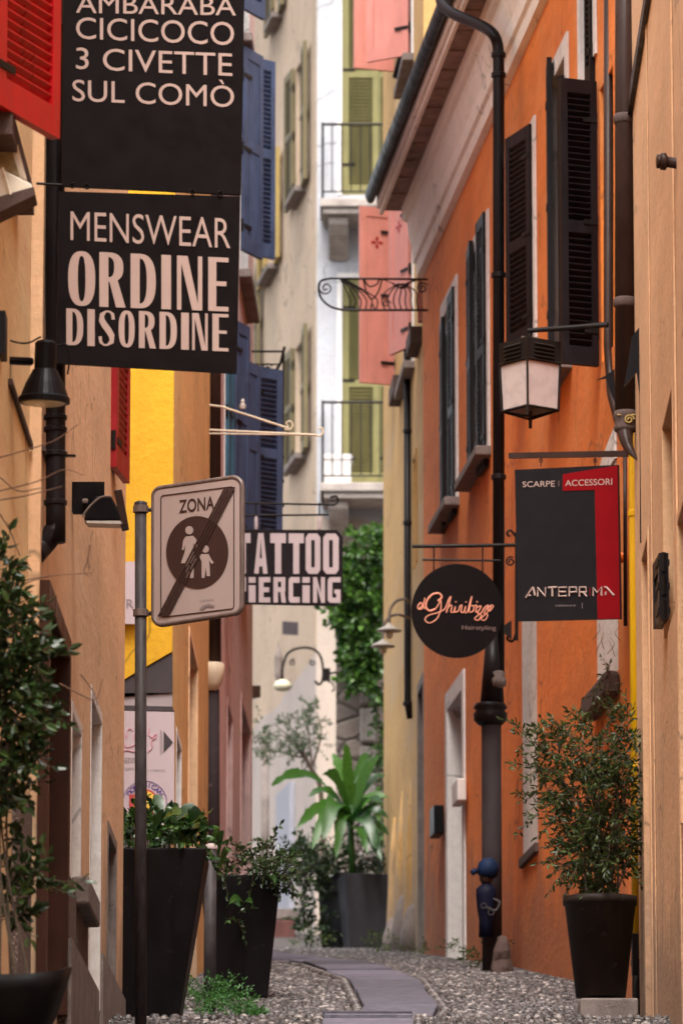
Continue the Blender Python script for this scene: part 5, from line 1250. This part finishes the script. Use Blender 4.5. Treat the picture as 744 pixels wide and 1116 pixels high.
pic(circ(224.5, 598.5, 3.8)); pic([(221, 604), (228, 604), (231, 610), (233.5, 613), (231.5, 615), (228.5, 611), (229, 617), (229.5, 628), (226, 628), (225, 618), (223.5, 630), (220.5, 630), (220.5, 612), (217.5, 606), (219, 604)])
mb.build('pictogram', 'signface', s)
mb = MB(); e0, e1 = (179, 672), (252, 531)
for k in range(4):
    o_ = -5.2 + k * 3.2; pz.slab(mb, [(e0[0] + o_ - 1.1, e0[1]), (e0[0] + o_ + 1.1, e0[1]), (e1[0] + o_ + 1.1, e1[1]), (e1[0] + o_ - 1.1, e1[1])], .006, .0075)
mb.build('stripe', 'brownink', s)
text(pz, 'COMUNE', ((218, 654, 656), (233, 652.5, 654.5)), 'greyink', s, off=.002)
mb = MB(); pz.slab(mb, [(218, 664), (221, 660), (228, 658), (234, 660), (233, 662), (226, 661), (221, 665)], .001, .003); mb.build('emblem', 'greyink', s)
mb = MB()
for y_ in (556, 669): 
    mb.tube([pz.p(155, y_, -.03), pz.p(172, y_ - 1, -.028)], .011, 8); mb.lathe(at(153.5, y_ + 3, 26.12), [(.03, 0), (.037, .002), (.037, .034), (.03, .036)], 16)
mb.build('clamp', 'signgrey', s)

# bell lamp upper left
t = thing('wall_spotlight', at(48, 440, 21.7), 'black bell shaped lamp on an arm just left under the menswear sign', 'wall lamp')
c = at(48.5, 437, 21.7); ax = Vector((.02, -.05, 1))
mb = MB(); mb.lathe(c, [(.098, -.01), (.104, -.008), (.104, .012), (.096, .02), (.078, .07), (.05, .125), (.044, .13), (.044, .235), (.035, .245), (.01, .25)], 28, axis=ax); mb.build('lamp_shade', 'black', t, smooth=False)
mb = MB(); mb.lathe(c, [(.097, -.006), (.07, -.016), (.02, -.02)], 24, axis=ax); mb.build('lamp_lens', 'lampglass', t)
mb = MB(); mb.tube([at(-10, 392, 21.5), at(34, 394, 21.7)], .017, 8); mb.box(at(-12, 0, 21.0).x, at(11, 0, 21.0).x, 20.95, 21.1, zat(418, 21.5), zat(372, 21.5)); mb.tube(smooth([at(0, 365, 21.6), at(14, 372, 21.6), at(30, 374, 21.6), at(45, 367, 21.6)], 4), .004, 5); mb.tube(smooth([at(62, 377, 21.66), at(73, 376, 21.66), at(76, 390, 21.66), at(74, 408, 21.66)], 4), .004, 5); mb.build('arm', 'black', t)
# cream flood lamp
t = thing('flood_lamp', at(10, 225, 20.9), 'weathered cream flood lamp with open reflector under the bright red shutter', 'flood lamp')
A = lambda x, y, D=20.9: at(x, y, D)
mb = MB(); mb.prism([A(-30, 118), A(12, 128), A(30, 197), A(-20, 190)], Vector((.0, .14, .0))); mb.build('housing', 'lampcream', t, bevel=.01)
mb = MB(); mb.prism([A(-25, 142, 20.89), A(7, 146, 20.89), A(22, 192, 20.89), A(-22, 186, 20.89)], Vector((.0, .008, 0))); mb.build('reflector', 'reflector', t)
mb = MB(); mb.prism([A(-30, 186, 20.78), A(2, 184, 20.78), A(34, 200, 20.78), A(37, 206, 20.78), A(-30, 232, 20.78)], Vector((0, .1, 0))); mb.build('visor', 'lampcream', t, bevel=.006)
mb = MB(); mb.prism([A(-30, 222, 20.76), A(37, 203, 20.76), A(39, 213, 20.76), A(-30, 246, 20.76)], Vector((0, .16, 0))); mb.build('rim', 'ledge', t, bevel=.005)
mb = MB(); mb.tube([A(3, 183, 20.77), A(12, 212, 20.76)], .006, 6); mb.tube([A(7, 134, 20.85), A(8, 122, 20.85)], .012, 8); mb.build('strut', 'lampcream', t)
# bracket lamp at 75-140
t = thing('flood_lamp', at(120, 570, 24.9), 'black box flood lamp on a plate left of the zona sign', 'flood lamp')
A = lambda x, y, D=24.9: at(x, y, D)
mb = MB(); mb.prism([A(75, 525, 25.0), A(114, 525, 25.0), A(114, 552, 25.0), A(100, 560, 25.0), A(80, 560, 25.0), A(75, 550, 25.0)], Vector((0, .02, 0))); mb.build('plate', 'black', t)
mb = MB(); mb.prism([A(104, 541), A(121, 540), A(133, 562), A(135, 567), A(92, 567), A(92, 563)], Vector((0, .12, 0))); mb.build('housing', 'black', t, bevel=.008)
mb = MB(); mb.prism([A(94, 567.5), A(134, 567.5), A(133, 571), A(95, 570)], Vector((0, .11, 0))); mb.build('lamp_lens', 'lampwhite', t)
mb = MB(); mb.prism([A(124, 534), A(133, 533), A(140, 572), A(132, 574)], Vector((0, .13, 0))); mb.build('barn_door', 'bronze', t, bevel=.004)
mb = MB(); mb.tube(smooth([A(90, 563, 24.8), A(98, 552, 24.8), A(110, 542, 24.8), A(121, 541, 24.8)], 4), .005, 5); mb.lathe(A(93, 546, 24.98), [(.012, -.01), (.015, 0), (.012, .01)], 10); mb.build('cable', 'greystone', t)

# --- left potted shrub
t = thing('potted_shrub', (xat(20, 20.2, 1100), 20.2, gz(20.2)), 'glossy dark green shrub in a low black bowl planter at lower left', 'potted plant')
mb = MB(); c = Vector((xat(6, 20.2, 1070), 20.2, zat(1136, 20.2))); n = 28; P = []; prof = [(.14, 0), (.19, .08), (.225, .17), (.245, .225), (.232, .225), (.21, .17)]
vs = []
for r_, z_ in prof:
    for k in range(n):
        a = 2 * math.pi * k / n; sq = 1 / max(abs(math.cos(a)), abs(math.sin(a))) ** .55; up = .05 * (abs(math.cos(a)) ** 3) * (z_ / .225)
        vs.append(c + Vector((r_ * sq * math.cos(a), r_ * sq * math.sin(a), z_ + up)))
mb.add(vs, [(i * n + k, i * n + (k + 1) % n, (i + 1) * n + (k + 1) % n, (i + 1) * n + k) for i in range(len(prof) - 1) for k in range(n)] + [tuple(range(n))[::-1]])
mb.build('pot', 'planter', t, smooth=True)
mb = MB(); mb.lathe(c + UP * .17, [(.2, 0), (.01, .02)], 16); mb.build('soil', 'soil', t)
lf, st_ = MB(), MB(); Dq = 20.3
for k in range(7):
    p0 = c + Vector((random.uniform(-.06, .1), random.uniform(-.05, .05), .17)); p2 = at(random.uniform(-15, 20), random.uniform(620, 760), Dq); st_.tube(smooth([p0, p0.lerp(p2, .4) + Vector((random.uniform(-.05, .03), 0, 0)), p2], 5), [.007 - .0004 * i for i in range(11)], 6, False)
for (px, py, rx_, rz_, n_) in ((-6, 640, .04, .12, 40), (2, 690, .06, .12, 70), (10, 735, .09, .10, 90), (3, 785, .09, .12, 90), (5, 835, .08, .10, 70), (0, 875, .06, .09, 40), (0, 610, .02, .05, 10), (30, 720, .05, .04, 22), (33, 775, .04, .05, 18), (10, 945, .05, .05, 22), (35, 965, .08, .02, 18), (8, 995, .06, .03, 14), (2, 905, .04, .06, 14)):
    clump(lf, st_, at(px, py, Dq), (rx_, .14, rz_), int(n_ * .62), .056, .026, .11, 7, droop=.2)
for (a, b) in (((10, 950), (60, 968)), ((0, 1000), (40, 990)), ((5, 930), (30, 950)), ((0, 985), (20, 1005))):
    p, q_ = at(*a, Dq), at(*b, Dq); sprig(lf, st_, p, q_ - p, (q_ - p).length, 14, .045, .02, .003, .05)
lf.build('foliage', 'leafdark', t, recalc=False); st_.build('stems', 'bark', t, recalc=False)
# bare twigs reaching right
for pth in ([(0, 535), (40, 525), (70, 512), (92, 518)], [(-5, 500), (30, 490), (60, 480), (85, 463)], [(0, 640), (30, 632), (60, 627), (100, 625)], [(5, 650), (30, 635), (55, 628)], [(0, 545), (30, 540), (68, 530)], [(65, 745), (90, 758), (105, 762), (112, 740)], [(88, 735), (100, 750), (107, 768)], [(40, 700), (28, 704), (14, 702)], [(98, 594), (96, 610), (92, 622), (98, 628), (103, 620)], [(0, 560), (12, 580), (22, 606)], [(0, 520), (20, 535), (45, 532)]):
    st2 = MB(); st2.tube(smooth([at(x, y, 20.6) for x, y in pth], 5), [.0035 - .00015 * i for i in range((len(pth) - 1) * 5 + 1)], 5, False); st2.build('twig', 'twig', t, recalc=False)

# --- tapered square planter function
def sqpot(t, cx, cy, zb, zr, bt, tp, mat='planter', ang=0):
    mb = MB(); ca, sa = math.cos(ang), math.sin(ang)
    def rg(h, z): return [Vector((cx + (x * ca - y * sa) * h, cy + (x * sa + y * ca) * h, z)) for x, y in ((-1, -1), (1, -1), (1, 1), (-1, 1))]
    rings = [rg(bt, zb), rg(tp, zr), rg(tp - .02, zr), rg(tp - .03, zr - .05)]; vs = [v for r_ in rings for v in r_]
    mb.add(vs, [(3, 2, 1, 0)] + [(i * 4 + k, i * 4 + (k + 1) % 4, (i + 1) * 4 + (k + 1) % 4, (i + 1) * 4 + k) for i in range(3) for k in range(4)] + [(12, 13, 14, 15)])
    mb.build('pot', mat, t, bevel=.012)
    mb = MB(); mb.box(cx - tp + .07, cx + tp - .07, cy - tp + .07, cy + tp - .07, zr - .052, zr - .035); mb.build('soil', 'soil', t)
def bigleaf(mb, base, tip, W, sag=.12, n=8, wave=0., seed=0, prof=None):
    rnd = random.Random(seed * 7 + 1)
    base, tip = Vector(base), Vector(tip); d = tip - base; L = d.length; side = d.cross(UP * rnd.uniform(.2, .8) + Vector((rnd.uniform(-.4, .4), -1, 0)).normalized() * rnd.uniform(.5, 1)); side = side.normalized() if side.length > 1e-4 else Vector((1, 0, 0))
    vs = []; 
    for i in range(n + 1):
        f = i / n; p = base + d * f + UP * (math.sin(f * math.pi) * sag * L) ; w = W * (prof(f) if prof else math.sin(math.pi * min(1, f * .9 + .05)) ** .7)
        if i == n: w = .004
        wv = math.sin(f * 14 + seed) * wave * W
        vs += [p - side * w + UP * (w * .35 + wv), p, p + side * w + UP * (w * .35 - wv)]
    fs = []
    for i in range(n):
        fs += [(i * 3, i * 3 + 1, i * 3 + 4, i * 3 + 3), (i * 3 + 1, i * 3 + 2, i * 3 + 5, i * 3 + 4)]
    mb.add(vs, fs)

# black planter 1 with broad leaves
t = thing('potted_plant', (xat(160, 30.6, 1100), 30.6, gz(30.6)), 'broad leaved green plant in a tall black tapered planter behind the zona post', 'potted plant')
cx_ = xat(160, 30.6, 930); zr = zat(926, 30.35)
sqpot(t, cx_, 30.6, gz(30.6) - .02, zr, .165, .342, 'planter')
lf, st_ = MB(), MB(); Dq = 30.5
LV = [(140, 915, 150, 885), (165, 915, 160, 880), (180, 920, 205, 893), (185, 918, 222, 915), (190, 920, 215, 905), (175, 915, 190, 875), (150, 918, 130, 900), (200, 922, 226, 900), (170, 920, 150, 900), (160, 925, 135, 935), (175, 925, 165, 935), (195, 920, 180, 890), (205, 922, 200, 902), (140, 905, 125, 890), (168, 905, 196, 884), (185, 905, 212, 880), (178, 915, 170, 868), (155, 910, 142, 878), (192, 915, 222, 885)]
for i, (bx, by, tx, ty) in enumerate(LV):
    D1, D2 = Dq + random.uniform(-.15, .15), Dq + random.uniform(-.3, .2); b_ = at(bx, by, D1); e_ = at(tx, ty, D2); m_ = b_.lerp(e_, .35) + UP * .02
    st_.tube([Vector((b_.x, b_.y, zr - .05)), b_, m_], .004, 5); bigleaf(lf, m_, e_ + rv() * .02, random.uniform(.022, .042), .12, 8, .06, i)
for k in range(34):
    b_ = at(random.uniform(132, 222), random.uniform(905, 922), Dq + random.uniform(-.2, .2)); e_ = b_ + Vector((random.uniform(-.14, .14), random.uniform(-.18, .1), random.uniform(-.02, .14))); st_.tube([Vector((b_.x, b_.y, zr - .05)), b_], .003, 4); bigleaf(lf, b_, e_, random.uniform(.016, .034), .1, 6, .05, k)
for (px, py, rx_, rz_, n_) in ((145, 915, .12, .08, 20), (175, 912, .14, .08, 22), (205, 915, .12, .07, 22), (160, 895, .12, .08, 12)):
    clump(lf, st_, at(px, py, Dq), (rx_, .2, rz_), n_, .055, .032, .12, 6, droop=.6)
lf.build('foliage', 'leafbig', t, recalc=False, smooth=True); st_.build('stems', 'leafbig', t, recalc=False)

# stake / grey post
t = thing('bollard_post', (xat(229.5, 32.4, 1050), 32.4, gz(32.4)), 'thin grey metal post between the two black planters', 'post')
mb = MB(); mb.tube([Vector((xat(229, 32.4, 1000), 32.4, gz(32.4) - .05)), at(229.5, 925, 32.4)], .037, 14); mb.build('post', 'steel', t, smooth=True)
mb = MB(); mb.lathe(at(230, 925, 32.4), [(.037, -.01), (.041, 0), (.036, .02), (.02, .03), (.004, .033)], 14); mb.build('cap', 'signface', t, smooth=True)

# black planter 2 with trailing plant
t = thing('potted_plant', (xat(262, 33.9, 1085), 33.9, gz(33.9)), 'trailing small leaved plant in the second black planter beside the grey post', 'potted plant')
cx_ = xat(262, 33.9, 960); zr = zat(953, 33.7); sqpot(t, cx_, 33.95, gz(33.95) - .02, zr, .165, .245, 'planter', .04)
lf, st_ = MB(), MB(); Dq = 33.8
for (px, py, rx_, rz_, n_) in ((262, 945, .20, .05, 40), (290, 938, .10, .06, 30), (305, 950, .08, .06, 26), (312, 965, .05, .06, 14), (245, 935, .06, .06, 10), (298, 925, .06, .05, 8), (255, 1000, .04, .05, 5)):
    clump(lf, st_, at(px, py, Dq - .12), (rx_, .16, rz_), n_, .042, .020, .12, 7, droop=.8)
lf.build('foliage', 'leafdark', t, recalc=False)
l2 = MB()
for (a, b) in (((235, 945), (243, 905)), ((240, 945), (252, 925)), ((232, 940), (236, 905)), ((246, 990), (262, 988)), ((266, 985), (250, 985)), ((262, 992), (275, 984)), ((290, 958), (300, 962))):
    b_, e_ = at(*a, Dq - .2), at(*b, Dq - .35); bigleaf(l2, b_, e_, .022, .2, 7, .05)
l2.build('leaves', 'leafbig', t, recalc=False); st_.build('stems', 'bark', t, recalc=False)

# fern at the foot
lf = MB()
for k in range(150):
    px = random.uniform(214, 286); b_ = at(px, 1095, 31.9 + random.uniform(-.25, .35)); b_.z = gz(b_.y); h_ = .04 + .14 * max(0, 1 - ((px - 232) / 42) ** 2)
    sprig(lf, None, b_ + UP * random.uniform(0, h_ * .6), Vector((random.uniform(-.8, .8), random.uniform(-.6, .4), random.uniform(.4, 1.2))), h_ * random.uniform(.7, 1.1) + .03, 10, .026, .011, .002, .5)
o = lf.build('fern', 'leaffern', recalc=False); tag(o, 'low bright green ferny ground plant at the foot of the second black planter', 'plant')

# banana plant and grey planters
t = thing('banana_plant', (xat(392, 50.6, 1030), 50.6, gz(50.6)), 'banana plant with large bright leaves in a grey planter at the end of the lane', 'potted plant')
cx_ = xat(398, 50.6, 960); zr = zat(951, 50.3); sqpot(t, cx_, 50.6, gz(50.6) - .02, zr, .175, .235, 'plantergrey', .15)
lf, ld, st_ = MB(), MB(), MB(); Dq = 50.4; A = lambda x, y, D=Dq: at(x, y, D)
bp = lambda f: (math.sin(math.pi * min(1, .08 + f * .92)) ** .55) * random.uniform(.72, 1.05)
st_.tube([A(384, 955), A(382, 905), A(381, 880)], [.035, .03, .02], 10)
BL = [((381, 880), (377, 810), .06, .0, 50.3, 0), ((380, 885), (350, 845), .055, .25, 50.1, 0), ((352, 853), (296, 856), .055, .12, 50.0, 0), ((380, 895), (352, 915), .085, .35, 49.9, 0), ((378, 888), (322, 905), .06, .18, 50.0, 0),
      ((383, 885), (420, 845), .055, .18, 50.5, 1), ((384, 890), (424, 870), .05, .2, 50.3, 0), ((385, 895), (424, 893), .055, .25, 50.3, 1), ((384, 880), (404, 838), .045, .1, 50.6, 1), ((388, 900), (424, 912), .05, .2, 50.2, 1), ((386, 910), (415, 938), .07, .25, 50.1, 1), ((381, 878), (392, 835), .04, .1, 50.7, 1), ((384, 905), (400, 930), .05, .2, 50.0, 1)]
BL += [((381, 885), (362, 822), .05, .15, 50.5, 0), ((380, 890), (336, 868), .06, .25, 50.2, 0), ((383, 890), (412, 825), .05, .15, 50.4, 0), ((382, 890), (340, 925), .07, .3, 50.0, 0), ((384, 895), (418, 880), .05, .25, 50.0, 1), ((380, 898), (366, 935), .06, .3, 49.9, 0), ((384, 898), (410, 925), .07, .3, 50.1, 1), ((383, 885), (400, 820), .05, .1, 50.8, 1)]
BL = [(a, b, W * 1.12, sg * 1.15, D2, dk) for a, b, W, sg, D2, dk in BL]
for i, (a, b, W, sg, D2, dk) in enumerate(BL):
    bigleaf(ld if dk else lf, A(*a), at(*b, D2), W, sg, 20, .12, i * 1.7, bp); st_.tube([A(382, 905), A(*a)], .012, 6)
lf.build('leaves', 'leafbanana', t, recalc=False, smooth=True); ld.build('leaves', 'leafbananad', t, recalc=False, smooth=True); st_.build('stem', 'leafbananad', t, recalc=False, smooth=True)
t = thing('potted_plant', (xat(362, 51.2, 1026), 51.2, gz(51.2)), 'low dark bush in the grey planter left of the banana plant', 'potted plant')
sqpot(t, xat(367, 51.2, 960), 51.2, gz(51.2) - .02, zat(950, 51), .13, .17, 'plantergrey', -.1)
lf, st_ = MB(), MB()
for (px, py, rx_, rz_, n_) in ((372, 942, .22, .08, 46), (350, 935, .14, .10, 40), (337, 950, .10, .14, 40), (342, 985, .08, .22, 40), (330, 930, .10, .08, 24), (400, 940, .14, .07, 24), (345, 1010, .10, .08, 22)):
    clump(lf, st_, at(px, py, 50.9), (rx_, .2, rz_), n_, .06, .032, .16, 7, droop=.4)
lf.build('foliage', 'leafdark', t, recalc=False); st_.build('stems', 'bark', t, recalc=False)
weeds(['yellow green weeds at the foot of the low dark bush', 'yellow green weeds at the right foot of the banana planter'], [(340, 1018, 50.2, .15, .08), (412, 1024, 49.6, .08, .10)], 26, .1, .035, .014, 'moss')

# ================================================================== LIGHT, SKY, CAMERA
w = bpy.data.worlds.new('World'); sc.world = w; w.use_nodes = True; nt = w.node_tree
sky = nt.nodes.new('ShaderNodeTexSky'); sky.sky_type = 'NISHITA'; sky.sun_disc = False
EL, AZ = R(60), R(183)      # azimuth clockwise from +Y
sky.sun_elevation = EL; sky.sun_rotation = AZ; sky.air_density = 1.0; sky.dust_density = 5.0; sky.ozone_density = .3
hs = nt.nodes.new('ShaderNodeHueSaturation'); hs.inputs['Saturation'].default_value = .3
nt.links.new(sky.outputs[0], hs.inputs['Color']); nt.links.new(hs.outputs[0], nt.nodes['Background'].inputs['Color'])
nt.nodes['Background'].inputs['Strength'].default_value = .15
L = bpy.data.lights.new('sun', 'SUN'); L.energy = 1.2; L.angle = R(25); L.color = (1, .95, .86)
lo = bpy.data.objects.new('sun', L); COL.objects.link(lo)
sd = Vector((math.sin(AZ) * math.cos(EL), math.cos(AZ) * math.cos(EL), math.sin(EL)))
lo.rotation_euler = (-sd).to_track_quat('-Z', 'Y').to_euler(); lo.location = (0, 20, 30)

cam = bpy.data.cameras.new('Camera'); co = bpy.data.objects.new('Camera', cam); COL.objects.link(co); sc.camera = co
co.location = (0, 0, 0); co.rotation_euler = (math.pi / 2 + TILT, 0, 0)
cam.sensor_fit = 'VERTICAL'; cam.sensor_height = 36; cam.lens = F / 1116 * 36; cam.clip_start = .5; cam.clip_end = 1000
cam.dof.use_dof = True; cam.dof.focus_distance = 28.0; cam.dof.aperture_fstop = 5.6; cam.dof.aperture_blades = 8
sc.view_settings.view_transform = 'Standard'; sc.view_settings.look = 'None'; sc.view_settings.gamma = 1; sc.view_settings.use_curve_mapping = False
sc.view_settings.exposure = 1.5
sc.cycles.max_bounces = 8; sc.cycles.diffuse_bounces = 5; sc.cycles.use_denoising = True
